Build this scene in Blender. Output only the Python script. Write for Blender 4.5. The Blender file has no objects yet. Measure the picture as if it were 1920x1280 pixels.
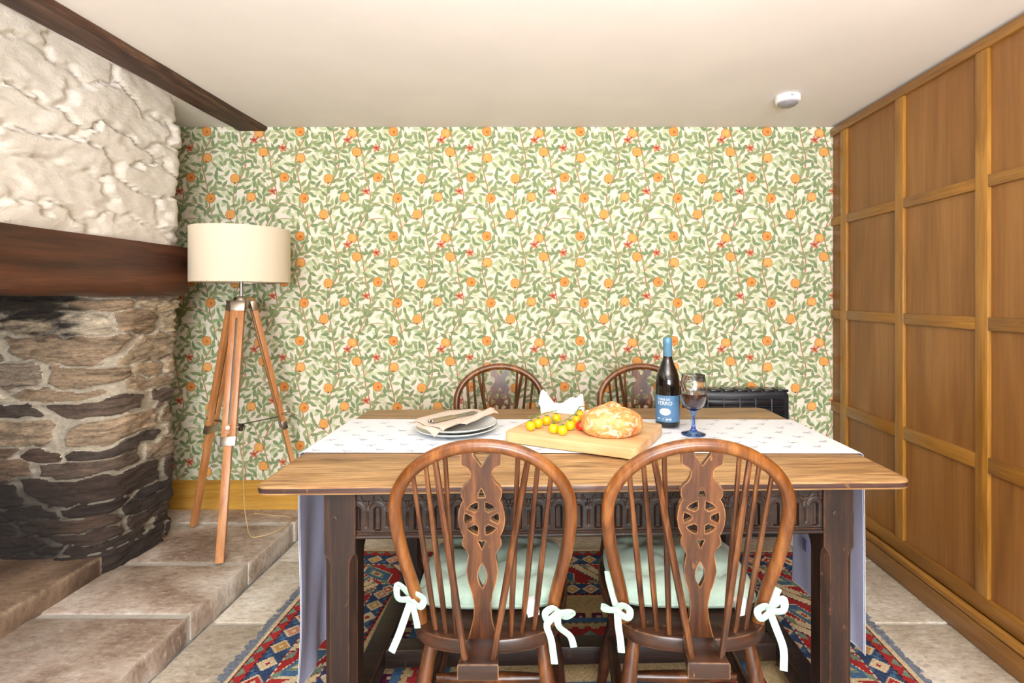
import bpy, bmesh, math, random
import numpy as np
from mathutils import Vector, Matrix, noise

random.seed(7)
PI = math.pi
scene = bpy.context.scene
COL = scene.collection

# ------------------------------------------------------------------ camera
# room frame: camera above the origin, looking along +Y, right = +X, floor z = 0
F = 960.0; PX, PY = 1032.0, 557.0; EYE = 1.24
cam_d = bpy.data.cameras.new('camera')
cam_d.sensor_width = 36.0
cam_d.lens = 36.0 * F / 1920.0
cam_d.shift_x = (960.0 - PX) / 1920.0
cam_d.shift_y = (PY - 640.0) / 1920.0
cam_d.clip_start = 0.05
cam = bpy.data.objects.new('camera', cam_d)
COL.objects.link(cam)
cam.location = (0, 0, EYE)
cam.rotation_euler = (PI / 2, 0, 0)
scene.camera = cam

# ------------------------------------------------------------------ world, lights, exposure
world = bpy.data.worlds.new('world'); scene.world = world
world.use_nodes = True
bgn = world.node_tree.nodes['Background']
bgn.inputs[0].default_value = (0.75, 0.86, 1.0, 1); bgn.inputs[1].default_value = 1.0

def area(name, loc, rot, sx, sy, power, col):
    l = bpy.data.lights.new(name, 'AREA'); l.shape = 'RECTANGLE'; l.size = sx; l.size_y = sy
    l.energy = power; l.color = col
    o = bpy.data.objects.new(name, l); COL.objects.link(o); o.location = loc; o.rotation_euler = rot
    return o
area('window_daylight', (0.35, -3.76, 1.32), (PI / 2, 0, 0), 2.3, 1.25, 88.0, (0.88, 0.95, 1.0))
# added fill light behind the camera, aimed up to bounce off the ceiling
area('ceiling_bounce_fill', (0.1, -0.45, 1.30), (PI, 0, 0), 0.7, 0.5, 64.0, (0.98, 0.98, 1.0))
scene.view_settings.view_transform = 'Standard'
scene.view_settings.look = 'None'
scene.view_settings.exposure = 1.42
scene.view_settings.gamma = 1.0
scene.view_settings.use_curve_mapping = False

# ------------------------------------------------------------------ helpers
def lin(c):
    return tuple(((x / 255.0) / 12.92 if x / 255.0 <= 0.04045 else ((x / 255.0 + 0.055) / 1.055) ** 2.4) for x in c[:3])
def rgba(c): return lin(c) + (1.0,)

def tag(o, label=None, cat=None, group=None, kind=None):
    if label: o['label'] = label
    if cat: o['category'] = cat
    if group: o['group'] = group
    if kind: o['kind'] = kind
    return o

def link_mesh(name, me, mat=None, parent=None):
    o = bpy.data.objects.new(name, me); COL.objects.link(o)
    if mat is not None and not me.materials: me.materials.append(mat)
    if parent is not None: o.parent = parent
    return o

def mesh_of(name, verts, faces, smooth=40):
    me = bpy.data.meshes.new(name)
    me.from_pydata([tuple(v) for v in verts], [], [tuple(f) for f in faces])
    me.update()
    if smooth:
        me.polygons.foreach_set('use_smooth', [True] * len(me.polygons))
        me.set_sharp_from_angle(angle=math.radians(smooth))
    return me

class MB:
    """collects shapes; build() links them as ONE mesh object"""
    def __init__(s): s.v = []; s.f = []
    def add(s, verts, faces, M=None):
        b = len(s.v)
        for v in verts:
            v = Vector(v)
            s.v.append(M @ v if M is not None else v)
        s.f += [tuple(i + b for i in f) for f in faces]
        return s
    def box(s, lo, hi, bev=0.0, M=None):
        bm = bmesh.new()
        bmesh.ops.create_cube(bm, size=1.0)
        lo = Vector(lo); hi = Vector(hi); c = (lo + hi) / 2; d = hi - lo
        for v in bm.verts: v.co = Vector((v.co.x * d.x, v.co.y * d.y, v.co.z * d.z)) + c
        if bev > 0:
            bmesh.ops.bevel(bm, geom=list(bm.edges), offset=min(bev, 0.45 * min(d)), segments=2, profile=0.5, affect='EDGES')
        bm.verts.index_update()
        s.add([v.co.copy() for v in bm.verts], [[v.index for v in f.verts] for f in bm.faces], M)
        bm.free(); return s
    def tube(s, pts, rad, n=10, ref=None, flat=1.0, caps=True):
        pts = [Vector(p) for p in pts]; m = len(pts)
        if not hasattr(rad, '__len__'): rad = [rad] * m
        T = [(pts[min(i + 1, m - 1)] - pts[max(i - 1, 0)]).normalized() for i in range(m)]
        if ref is None:
            ref = Vector((0, 0, 1)) if abs(T[0].z) < 0.9 else Vector((1, 0, 0))
            N = (ref - T[0] * ref.dot(T[0])).normalized(); fr = []
            for i in range(m):
                N = (N - T[i] * N.dot(T[i])).normalized(); fr.append(N.copy())
        else:
            ref = Vector(ref); fr = []
            last = Vector((1, 0, 0))
            for i in range(m):
                q = ref - T[i] * ref.dot(T[i])
                if q.length > 1e-4: last = q.normalized()
                fr.append(last.copy())
        V = []; Fc = []
        for i in range(m):
            B = T[i].cross(fr[i])
            for k in range(n):
                a = 2 * PI * k / n
                V.append(pts[i] + fr[i] * (rad[i] * flat * math.cos(a)) + B * (rad[i] * math.sin(a)))
        for i in range(m - 1):
            for k in range(n):
                k2 = (k + 1) % n
                Fc.append((i * n + k, i * n + k2, (i + 1) * n + k2, (i + 1) * n + k))
        if caps:
            Fc.append(tuple(range(n - 1, -1, -1))); Fc.append(tuple((m - 1) * n + k for k in range(n)))
        return s.add(V, Fc)
    def lathe(s, prof, n=32, M=None, close=True):
        V = []; Fc = []; m = len(prof)
        for (r, z) in prof:
            for k in range(n):
                a = 2 * PI * k / n
                V.append((r * math.cos(a), r * math.sin(a), z))
        for i in range(m - 1):
            for k in range(n):
                k2 = (k + 1) % n
                Fc.append((i * n + k, i * n + k2, (i + 1) * n + k2, (i + 1) * n + k))
        if close:
            Fc.append(tuple(range(n - 1, -1, -1))); Fc.append(tuple((m - 1) * n + k for k in range(n)))
        return s.add(V, Fc, M)
    def slab(s, outline, z0, z1, bev=0.004, M=None):
        """flat solid over a 2D outline (counter-clockwise) with softened edges"""
        n = len(outline); P = [Vector((p[0], p[1])) for p in outline]
        nor = []
        for i in range(n):
            d = (P[(i + 1) % n] - P[i - 1]).normalized(); nor.append(Vector((d.y, -d.x)))
        rings = [(bev, z0), (bev * 0.3, z0 + bev * 0.3), (0, z0 + bev), (0, z1 - bev), (bev * 0.3, z1 - bev * 0.3), (bev, z1)]
        V = []; Fc = []
        for (ins, z) in rings:
            for i in range(n):
                q = P[i] - nor[i] * ins; V.append((q.x, q.y, z))
        for r in range(len(rings) - 1):
            for i in range(n):
                j = (i + 1) % n
                Fc.append((r * n + i, r * n + j, (r + 1) * n + j, (r + 1) * n + i))
        Fc.append(tuple(range(n - 1, -1, -1))); Fc.append(tuple((len(rings) - 1) * n + i for i in range(n)))
        return s.add(V, Fc, M)
    def build(s, name, mat, parent=None, smooth=40):
        return link_mesh(name, mesh_of(name, s.v, s.f, smooth), mat, parent)

def empty(name, loc=(0, 0, 0), rz=0.0):
    o = bpy.data.objects.new(name, None); COL.objects.link(o)
    o.location = loc; o.rotation_euler = (0, 0, rz); o.empty_display_size = 0.1
    return o

def copy_tree(o, parent=None):
    c = o.copy(); COL.objects.link(c); c.parent = parent
    for ch in list(o.children): copy_tree(ch, c)
    return c

def rrect(x0, y0, x1, y1, r, n=6, corners=(1, 1, 1, 1)):
    """rounded rectangle, counter-clockwise from lower left; corners: ll, lr, ur, ul"""
    out = []
    for (cx, cy, a0, on) in ((x0 + r, y0 + r, PI, corners[0]), (x1 - r, y0 + r, 1.5 * PI, corners[1]),
                             (x1 - r, y1 - r, 0, corners[2]), (x0 + r, y1 - r, 0.5 * PI, corners[3])):
        rr = r if on else 0.002
        sx = x0 + rr if cx == x0 + r else x1 - rr
        sy = y0 + rr if cy == y0 + r else y1 - rr
        for k in range(n + 1):
            a = a0 + 0.5 * PI * k / n
            out.append((sx + rr * math.cos(a), sy + rr * math.sin(a)))
    return out

def smooth_loop(pts, n=4):
    out = []; m = len(pts)
    for i in range(m):
        p0, p1, p2, p3 = [Vector(pts[(i + k) % m]) for k in (-1, 0, 1, 2)]
        for k in range(n):
            t = k / n
            out.append(0.5 * ((2 * p1) + (p2 - p0) * t + (2 * p0 - 5 * p1 + 4 * p2 - p3) * t * t + (3 * p1 - p0 - 3 * p2 + p3) * t ** 3))
    return out
def smooth_path(pts, n=6):
    P = [Vector(p) for p in pts]; P = [2 * P[0] - P[1]] + P + [2 * P[-1] - P[-2]]; out = []
    for i in range(1, len(P) - 2):
        p0, p1, p2, p3 = P[i - 1:i + 3]
        for k in range(n):
            t = k / n
            out.append(0.5 * ((2 * p1) + (p2 - p0) * t + (2 * p0 - 5 * p1 + 4 * p2 - p3) * t * t + (3 * p1 - p0 - 3 * p2 + p3) * t ** 3))
    out.append(P[-2]); return out

def filled_curve(splines, thick):
    """flat board with holes from 2D outlines; returns verts, faces (xy outline, z thickness)"""
    cu = bpy.data.curves.new('outline', 'CURVE'); cu.dimensions = '2D'; cu.fill_mode = 'BOTH'; cu.extrude = thick / 2
    for s in splines:
        sp = cu.splines.new('POLY'); sp.points.add(len(s) - 1); sp.use_cyclic_u = True
        for p, q in zip(sp.points, s): p.co = (q[0], q[1], 0, 1)
    o = bpy.data.objects.new('outline', cu); COL.objects.link(o)
    dg = bpy.context.evaluated_depsgraph_get(); dg.update()
    me = bpy.data.meshes.new_from_object(o.evaluated_get(dg))
    V = [v.co.copy() for v in me.vertices]; Fc = [tuple(p.vertices) for p in me.polygons]
    bpy.data.objects.remove(o); bpy.data.curves.remove(cu); bpy.data.meshes.remove(me)
    return V, Fc

def text_mesh(txt, size):
    cu = bpy.data.curves.new('lettering', 'FONT'); cu.body = txt; cu.size = size; cu.align_x = 'CENTER'; cu.resolution_u = 3
    o = bpy.data.objects.new('lettering', cu); COL.objects.link(o)
    dg = bpy.context.evaluated_depsgraph_get(); dg.update()
    me = bpy.data.meshes.new_from_object(o.evaluated_get(dg))
    V = [v.co.copy() for v in me.vertices]; Fc = [tuple(p.vertices) for p in me.polygons]
    bpy.data.objects.remove(o); bpy.data.curves.remove(cu); bpy.data.meshes.remove(me)
    return V, Fc

# ------------------------------------------------------------------ materials
def new_mat(name):
    m = bpy.data.materials.new(name); m.use_nodes = True
    nt = m.node_tree; b = nt.nodes['Principled BSDF']
    return m, nt, b
def N(nt, typ, **kw):
    n = nt.nodes.new(typ)
    for k, v in kw.items(): setattr(n, k, v)
    return n
def ramp(nt, fac, stops):
    r = N(nt, 'ShaderNodeValToRGB'); e = r.color_ramp.elements
    while len(e) < len(stops): e.new(0.5)
    for el, (p, c) in zip(e, stops): el.position = p; el.color = c if len(c) == 4 else tuple(c) + (1,)
    nt.links.new(fac, r.inputs[0]); return r.outputs[0]
def mapped(nt, scale, coord='Object', rnd=True):
    tc = N(nt, 'ShaderNodeTexCoord'); mp = N(nt, 'ShaderNodeMapping'); mp.inputs['Scale'].default_value = scale
    nt.links.new(tc.outputs[coord], mp.inputs[0])
    if rnd:
        oi = N(nt, 'ShaderNodeObjectInfo'); mu = N(nt, 'ShaderNodeMath', operation='MULTIPLY'); mu.inputs[1].default_value = 37.0
        nt.links.new(oi.outputs['Random'], mu.inputs[0])
        cb = N(nt, 'ShaderNodeCombineXYZ')
        for i in range(3): nt.links.new(mu.outputs[0], cb.inputs[i])
        nt.links.new(cb.outputs[0], mp.inputs['Location'])
    return mp.outputs[0]
def noise_n(nt, vec, scale, detail=4, rough=0.55, dist=0.0):
    n = N(nt, 'ShaderNodeTexNoise'); n.inputs['Scale'].default_value = scale; n.inputs['Detail'].default_value = detail
    n.inputs['Roughness'].default_value = rough; n.inputs['Distortion'].default_value = dist
    nt.links.new(vec, n.inputs['Vector']); return n.outputs['Fac']
def mix(nt, fac, a, b, mode='MIX'):
    m = N(nt, 'ShaderNodeMix', data_type='RGBA', blend_type=mode)
    for idx, v in ((0, fac), (6, a), (7, b)):
        if hasattr(v, 'is_output') or isinstance(v, bpy.types.NodeSocket): nt.links.new(v, m.inputs[idx])
        else: m.inputs[idx].default_value = v
    return m.outputs[2]
def bump(nt, b, h, strength=0.3, dist=0.002):
    bn = N(nt, 'ShaderNodeBump'); bn.inputs['Strength'].default_value = strength; bn.inputs['Distance'].default_value = dist
    nt.links.new(h, bn.inputs['Height']); nt.links.new(bn.outputs[0], b.inputs['Normal'])

def m_plain(name, c, rough=0.5, metal=0.0, var=0.0, scale=20, bumpv=0.0, coat=0.0, sheen=0.0, fine=0.0):
    m, nt, b = new_mat(name)
    b.inputs['Roughness'].default_value = rough; b.inputs['Metallic'].default_value = metal
    b.inputs['Coat Weight'].default_value = coat; b.inputs['Sheen Weight'].default_value = sheen
    v = mapped(nt, (1, 1, 1)); f = noise_n(nt, v, scale, 4)
    c = lin(c)
    col = ramp(nt, f, [(0.3, tuple(x * (1 - var) for x in c)), (0.7, tuple(min(1, x * (1 + var)) for x in c))])
    nt.links.new(col, b.inputs['Base Color'])
    if fine: bump(nt, b, noise_n(nt, mapped(nt, (1, 1, 1.8)), 26, 8, 0.72, 0.6), 0.8, fine)
    elif bumpv: bump(nt, b, f, bumpv)
    return m

def m_wood(name, dark, mid, light, axis='X', s=1.0, rough=0.4, wear=None, wear_r=0.005, coat=0.0, pores=0.35, bumpv=0.15, rings=0.5):
    m, nt, b = new_mat(name)
    sc = {'X': (0.9, 9, 9), 'Y': (9, 0.9, 9), 'Z': (9, 9, 0.9)}[axis]
    sf = {'X': (6, 150, 150), 'Y': (150, 6, 150), 'Z': (150, 150, 6)}[axis]
    v = mapped(nt, tuple(x * s for x in sc)); vf = mapped(nt, tuple(x * s for x in sf))
    f1 = noise_n(nt, v, 1.6, 6, 0.62, 0.9); f2 = noise_n(nt, vf, 1.0, 3, 0.6)
    col = ramp(nt, f1, [(0.28, lin(dark)), (0.5, lin(mid)), (0.74, lin(light))])
    pr = ramp(nt, f2, [(0.35, (1 - pores,) * 3), (0.6, (1, 1, 1))])
    col = mix(nt, 1.0, col, pr, 'MULTIPLY')
    if wear:
        ge = N(nt, 'ShaderNodeNewGeometry'); vn = mapped(nt, (1, 1, 1)); fn = noise_n(nt, vn, 22, 5, 0.7)
        bv = N(nt, 'ShaderNodeBevel', samples=4); bv.inputs['Radius'].default_value = wear_r
        dt = N(nt, 'ShaderNodeVectorMath', operation='DOT_PRODUCT'); nt.links.new(bv.outputs[0], dt.inputs[0]); nt.links.new(ge.outputs['Normal'], dt.inputs[1])
        e1 = ramp(nt, dt.outputs['Value'], [(0.80, (1, 1, 1)), (0.985, (0, 0, 0))])
        e2 = ramp(nt, fn, [(0.36, (0, 0, 0)), (0.54, (1, 1, 1))])
        wf = mix(nt, 1.0, e1, e2, 'MULTIPLY')
        pn = noise_n(nt, mapped(nt, (1, 1, 0.45)), 34, 6, 0.75)
        wf = mix(nt, 1.0, wf, ramp(nt, pn, [(0.63, (0, 0, 0)), (0.72, (0.6, 0.6, 0.6))]), 'ADD')
        col = mix(nt, wf, col, rgba(wear))
    nt.links.new(col, b.inputs['Base Color'])
    b.inputs['Roughness'].default_value = rough; b.inputs['Coat Weight'].default_value = coat; b.inputs['Coat Roughness'].default_value = 0.25
    bump(nt, b, f2, bumpv, 0.001)
    return m

def m_attr(name, attr='Col', rough=0.8, nscale=60, var=0.12, bumpv=0.0, spec=0.3):
    m, nt, b = new_mat(name)
    a = N(nt, 'ShaderNodeAttribute', attribute_name=attr)
    v = mapped(nt, (1, 1, 1), rnd=False); f = noise_n(nt, v, nscale, 3)
    g = ramp(nt, f, [(0.3, (1 - var,) * 3), (0.7, (1, 1, 1))])
    nt.links.new(mix(nt, 1.0, a.outputs['Color'], g, 'MULTIPLY'), b.inputs['Base Color'])
    b.inputs['Roughness'].default_value = rough; b.inputs['Specular IOR Level'].default_value = spec
    if bumpv: bump(nt, b, f, bumpv, 0.002)
    return m

def m_flag(name, cols, rough=0.75, spots=None, edge=None):
    """riven stone slab"""
    m, nt, b = new_mat(name)
    v = mapped(nt, (1, 1, 1)); v2 = mapped(nt, (1.6, 3.6, 1.6))
    f = noise_n(nt, v, 3.2, 7, 0.6, 0.4); f2 = noise_n(nt, v2, 17, 8, 0.75, 0.5); f3 = noise_n(nt, v, 90, 3, 0.6)
    col = ramp(nt, f, [(0.36, lin(cols[0])), (0.5, lin(cols[1])), (0.64, lin(cols[2]))])
    g = ramp(nt, f2, [(0.34, (0.60, 0.56, 0.53)), (0.50, (1, 1, 1)), (0.72, (1.2, 1.19, 1.18))])
    col = mix(nt, 1.0, col, g, 'MULTIPLY')
    oi = N(nt, 'ShaderNodeObjectInfo')
    hv = ramp(nt, oi.outputs['Random'], [(0, (0.86, 0.84, 0.82)), (1, (1.06, 1.04, 1.02))])
    col = mix(nt, 1.0, col, hv, 'MULTIPLY')
    if spots: col = mix(nt, ramp(nt, f2, [(0.56, (0, 0, 0)), (0.70, (0.85, 0.85, 0.85))]), col, rgba(spots))
    if edge:
        ge = N(nt, 'ShaderNodeNewGeometry'); bv = N(nt, 'ShaderNodeBevel', samples=4); bv.inputs['Radius'].default_value = 0.03
        dt = N(nt, 'ShaderNodeVectorMath', operation='DOT_PRODUCT'); nt.links.new(bv.outputs[0], dt.inputs[0]); nt.links.new(ge.outputs['Normal'], dt.inputs[1])
        e1 = ramp(nt, dt.outputs['Value'], [(0.80, (1, 1, 1)), (0.99, (0, 0, 0))]); e2 = ramp(nt, noise_n(nt, v, 14, 6, 0.75), [(0.40, (0, 0, 0)), (0.58, (0.9, 0.9, 0.9))])
        col = mix(nt, mix(nt, 1.0, e1, e2, 'MULTIPLY'), col, rgba(edge))
    nt.links.new(col, b.inputs['Base Color'])
    b.inputs['Roughness'].default_value = rough
    h = N(nt, 'ShaderNodeMath', operation='MULTIPLY_ADD'); h.inputs[1].default_value = 0.3
    nt.links.new(f3, h.inputs[0]); nt.links.new(f2, h.inputs[2])
    bump(nt, b, h.outputs[0], 0.5, 0.006)
    return m

def m_rubble(name):
    """bare rubble: stone colour by object, mortar by the joint attribute, soot by its own attribute"""
    m, nt, b = new_mat(name)
    v = mapped(nt, (2.0, 2.0, 11)); vi = mapped(nt, (1, 1, 1), rnd=False)
    oi = N(nt, 'ShaderNodeObjectInfo')
    base = oi.outputs['Color']
    f = noise_n(nt, v, 3.0, 8, 0.68, 0.6)
    g = ramp(nt, f, [(0.30, (0.30, 0.27, 0.25)), (0.48, (0.95, 0.93, 0.9)), (0.70, (1.5, 1.46, 1.4))])
    col = mix(nt, 1.0, base, g, 'MULTIPLY')
    g2 = ramp(nt, noise_n(nt, mapped(nt, (9, 9, 26)), 5.0, 6, 0.8), [(0.36, (0.5, 0.47, 0.44)), (0.5, (1, 1, 1)), (0.68, (1.3, 1.28, 1.25))])
    col = mix(nt, 1.0, col, g2, 'MULTIPLY')
    fm = noise_n(nt, vi, 70, 5, 0.7)
    mort = ramp(nt, fm, [(0.3, lin((168, 156, 136))), (0.7, lin((212, 202, 182)))])
    aj = N(nt, 'ShaderNodeAttribute', attribute_name='joint')
    fj = noise_n(nt, vi, 40, 4, 0.7)
    ad = N(nt, 'ShaderNodeMath', operation='MULTIPLY_ADD'); ad.inputs[1].default_value = 0.5; nt.links.new(fj, ad.inputs[0]); nt.links.new(aj.outputs['Fac'], ad.inputs[2])
    jf = ramp(nt, ad.outputs[0], [(0.66, (0, 0, 0)), (0.80, (1, 1, 1))])
    col = mix(nt, jf, col, mort)
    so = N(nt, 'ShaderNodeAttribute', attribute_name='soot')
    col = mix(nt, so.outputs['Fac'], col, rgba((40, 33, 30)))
    nt.links.new(col, b.inputs['Base Color']); b.inputs['Roughness'].default_value = 0.8
    f9 = noise_n(nt, mapped(nt, (3, 3, 22)), 6.0, 8, 0.75, 0.4)
    bump(nt, b, f9, 0.9, 0.008)
    return m

M = {}
M['ceiling'] = m_plain('ceiling_plaster', (236, 231, 225), 0.9, var=0.03, scale=3)
M['plaster'] = m_plain('wall_plaster', (224, 216, 202), 0.9, var=0.03, scale=4)
M['white_stone'] = m_plain('limewash', (230, 223, 211), 0.9, var=0.04, scale=9, fine=0.009)
M['rubble'] = m_rubble('rubble_stone')
M['print'] = m_attr('wallpaper_print', rough=0.75, nscale=200, var=0.04)
M['rug'] = m_attr('woven_wool', rough=0.95, nscale=220, var=0.30, bumpv=0.5, spec=0.1)
M['flag'] = m_flag('floor_stone', ((184, 172, 154), (206, 197, 182), (226, 221, 212)), 0.55, spots=(230, 228, 222))
M['hearth'] = m_flag('hearth_stone', ((138, 116, 102), (180, 163, 149), (208, 200, 191)), 0.55, spots=(220, 212, 200), edge=(214, 206, 192))
M['sooty'] = m_flag('sooty_stone', ((84, 66, 54), (122, 100, 82), (160, 138, 116)), 0.7, edge=(216, 198, 170))
M['grout'] = m_plain('grout', (190, 186, 178), 0.9, var=0.12, scale=40, bumpv=0.3)
M['beam'] = m_wood('old_beam', (40, 24, 16), (82, 54, 40), (128, 94, 72), 'Y', 1.6, 0.6, bumpv=0.6, pores=0.5)
M['lintel'] = m_wood('lintel_wood', (46, 24, 14), (84, 46, 28), (108, 64, 40), 'Y', 0.7, 0.42, bumpv=0.4, pores=0.35)
M['panel'] = m_wood('panel_veneer', (126, 82, 36), (146, 98, 48), (164, 116, 62), 'Z', 0.45, 0.42, pores=0.16, bumpv=0.05, coat=0.15)
M['stile'] = m_wood('stained_oak_upright', (136, 90, 30), (168, 116, 44), (192, 140, 62), 'Z', 1.0, 0.36, pores=0.25, coat=0.2)
M['rail'] = m_wood('stained_oak_rail', (128, 82, 28), (158, 108, 42), (182, 130, 58), 'Y', 1.0, 0.36, pores=0.25, coat=0.2)
M['pine_x'] = m_wood('varnished_pine', (176, 124, 46), (206, 154, 66), (220, 172, 86), 'X', 1.0, 0.35, pores=0.2, coat=0.2)
M['tabletop'] = m_wood('worn_oak_top', (120, 82, 48), (184, 142, 94), (208, 170, 120), 'X', 1.7, 0.42, pores=0.55, bumpv=0.35)
M['table_dark'] = m_wood('dark_oak_upright', (22, 13, 10), (42, 26, 19), (70, 44, 31), 'Z', 1.6, 0.5, wear=(140, 92, 58), pores=0.45, bumpv=0.3)
M['table_dark_x'] = m_wood('dark_oak_rail', (22, 14, 11), (40, 26, 20), (64, 43, 32), 'X', 1.6, 0.48, wear=(112, 76, 52), pores=0.45, bumpv=0.3)
M['table_edge'] = m_wood('stained_edge', (58, 38, 34), (86, 62, 56), (118, 88, 76), 'X', 1.2, 0.4, wear=(176, 128, 84), wear_r=0.008, pores=0.4, bumpv=0.3)
M['chair'] = m_wood('chair_beech', (40, 20, 11), (82, 45, 22), (132, 80, 40), 'Z', 1.9, 0.30, wear=(196, 142, 86), pores=0.22, coat=0.3)
M['chair_bow'] = m_wood('chair_bow_worn', (70, 35, 14), (122, 70, 28), (178, 118, 58), 'Z', 1.3, 0.28, wear=(218, 160, 98), pores=0.2, coat=0.4)
M['spindle'] = m_wood('chair_sticks', (44, 22, 11), (84, 46, 22), (146, 94, 50), 'Z', 2.2, 0.3, pores=0.2, coat=0.3)
M['chair_dark'] = m_wood('chair_elm_seat', (28, 14, 9), (52, 28, 17), (84, 49, 29), 'X', 1.5, 0.34, wear=(178, 128, 84), pores=0.25, coat=0.3)
M['cushion'] = m_plain('mint_cotton', (188, 214, 198), 0.9, var=0.05, scale=120, bumpv=0.15, sheen=0.3)
M['ribbon'] = m_plain('mint_ribbon', (164, 192, 178), 0.95, var=0.05, scale=120, bumpv=0.1)  # darker copy of the cushion cotton, offsetting strong light on the ties
M['linen'] = m_plain('runner_cotton', (234, 238, 244), 0.9, var=0.03, scale=160, bumpv=0.12)
M['lining'] = m_plain('runner_lining', (196, 200, 232), 0.9, var=0.03, scale=90, bumpv=0.12)
M['ink'] = m_plain('grey_ink', (132, 134, 146), 0.9, var=0.2, scale=300)
M['napkin'] = m_plain('beige_linen', (218, 202, 188), 0.95, var=0.07, scale=260, bumpv=0.2)
M['white_cloth'] = m_plain('white_napkin', (250, 248, 246), 0.9, var=0.02, scale=60)
M['china'] = m_plain('white_china', (244, 250, 248), 0.15, var=0.01, coat=0.5)
M['board'] = m_wood('beech_board', (206, 158, 104), (224, 182, 130), (236, 202, 154), 'X', 0.9, 0.45, pores=0.14)
M['shade'] = m_plain('shade_linen', (228, 214, 190), 0.9, var=0.03, scale=200, bumpv=0.1)
M['lamp_wood'] = m_wood('tripod_wood', (158, 98, 52), (190, 128, 76), (210, 152, 100), 'Z', 1.2, 0.4, pores=0.15, coat=0.15)
M['nickel'] = m_plain('brushed_nickel', (186, 176, 160), 0.32, 1.0, var=0.06)
M['dark_metal'] = m_plain('dark_steel', (96, 90, 84), 0.4, 0.9, var=0.1)
M['cord'] = m_plain('clear_flex', (206, 178, 132), 0.4)
M['black'] = m_plain('heater_black', (34, 35, 40), 0.35, var=0.1)
M['black_gloss'] = m_plain('heater_bars', (24, 25, 30), 0.25, var=0.1)
M['grey_bar'] = m_plain('heater_grey', (92, 96, 104), 0.4, var=0.05)
M['bottle'] = m_plain('bottle_glass', (16, 14, 13), 0.06, var=0.02, coat=0.5)
M['label_blue'] = m_plain('label_paper', (84, 126, 164), 0.7, var=0.06, scale=300)
M['foil_blue'] = m_plain('capsule_foil', (98, 146, 176), 0.4, 0.15, var=0.05)
M['white_ink'] = m_plain('white_ink', (244, 244, 240), 0.7)
M['tomato_yellow'] = m_plain('yellow_tomato', (246, 190, 8), 0.18, var=0.05, coat=0.4)
M['tomato_red'] = m_plain('red_tomato', (206, 40, 16), 0.18, var=0.08, coat=0.4)
M['stem'] = m_plain('tomato_green', (112, 138, 66), 0.7, var=0.15)
M['white_plastic'] = m_plain('white_plastic', (244, 243, 242), 0.4, var=0.01)
M['grey_plastic'] = m_plain('grey_vents', (150, 148, 152), 0.5)
M['steel'] = m_plain('knife_steel', (176, 176, 170), 0.22, 1.0, var=0.05)
M['handle'] = m_plain('knife_handle', (150, 140, 112), 0.35, 0.3, var=0.1, scale=60)
def m_glass(name, col, rough=0.0):
    m, nt, b = new_mat(name)
    b.inputs['Base Color'].default_value = rgba(col); b.inputs['Transmission Weight'].default_value = 1.0
    b.inputs['Roughness'].default_value = rough; b.inputs['IOR'].default_value = 1.45
    return m
M['glass'] = m_glass('clear_glass', (250, 250, 252))
M['blue_glass'] = m_glass('blue_glass', (128, 170, 255))
M['wine'] = m_plain('red_wine', (52, 12, 20), 0.05, var=0.02)
def m_bread():
    m, nt, b = new_mat('bread_crust')
    v = mapped(nt, (1, 1, 1)); f = noise_n(nt, v, 22, 6, 0.65, 0.5); f2 = noise_n(nt, mapped(nt, (1.4, 1, 2)), 16, 7, 0.75, 1.2)
    col = ramp(nt, f, [(0.28, lin((176, 92, 34))), (0.48, lin((222, 148, 76))), (0.7, lin((240, 196, 134)))])
    col = mix(nt, ramp(nt, f2, [(0.5, (0, 0, 0)), (0.62, (1, 1, 1))]), col, rgba((246, 226, 202)))
    nt.links.new(col, b.inputs['Base Color']); b.inputs['Roughness'].default_value = 0.7
    bump(nt, b, f, 0.6, 0.006); return m
M['bread'] = m_bread()

# ================================================================== room shell
YB = 2.788; XR = 1.525; ZC = 2.166; YF = -3.8
STEP_X, STEP_Z = -1.30, 0.09; HEARTH_X, HEARTH_Z = -1.855, 0.17
rs = np.random.RandomState(3)

def structure(o, label, cat): return tag(o, label, cat, kind='structure')

# --- floor with single flagstones
fl = MB().box((-1.30, YF, -0.12), (XR + 0.05, YB + 0.05, -0.010)).build('floor', M['grout'])
structure(fl, 'floor of pale riven stone flags with mortar joints', 'floor')
rows = [YB + 0.02, 2.41, 1.95, 1.50, 1.05, 0.60, 0.1, -0.45, -1.0, -1.5, -2.1, -2.7, -3.3, YF]
for r in range(len(rows) - 1):
    y1, y0 = rows[r], rows[r + 1]
    xs = [-1.298]; x = -1.298 + rs.uniform(0.35, 0.7)
    while x < XR - 0.25: xs.append(x); x += rs.uniform(0.5, 0.8)
    xs.append(XR + 0.03)
    for i in range(len(xs) - 1):
        g = 0.007
        o = MB().slab(rrect(xs[i] + g, y0 + g, xs[i + 1] - g, y1 - g, 0.012, 3), -0.03, 0.0 - rs.uniform(0, 0.003), 0.005).build('flagstone', M['flag'], fl)

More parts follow.
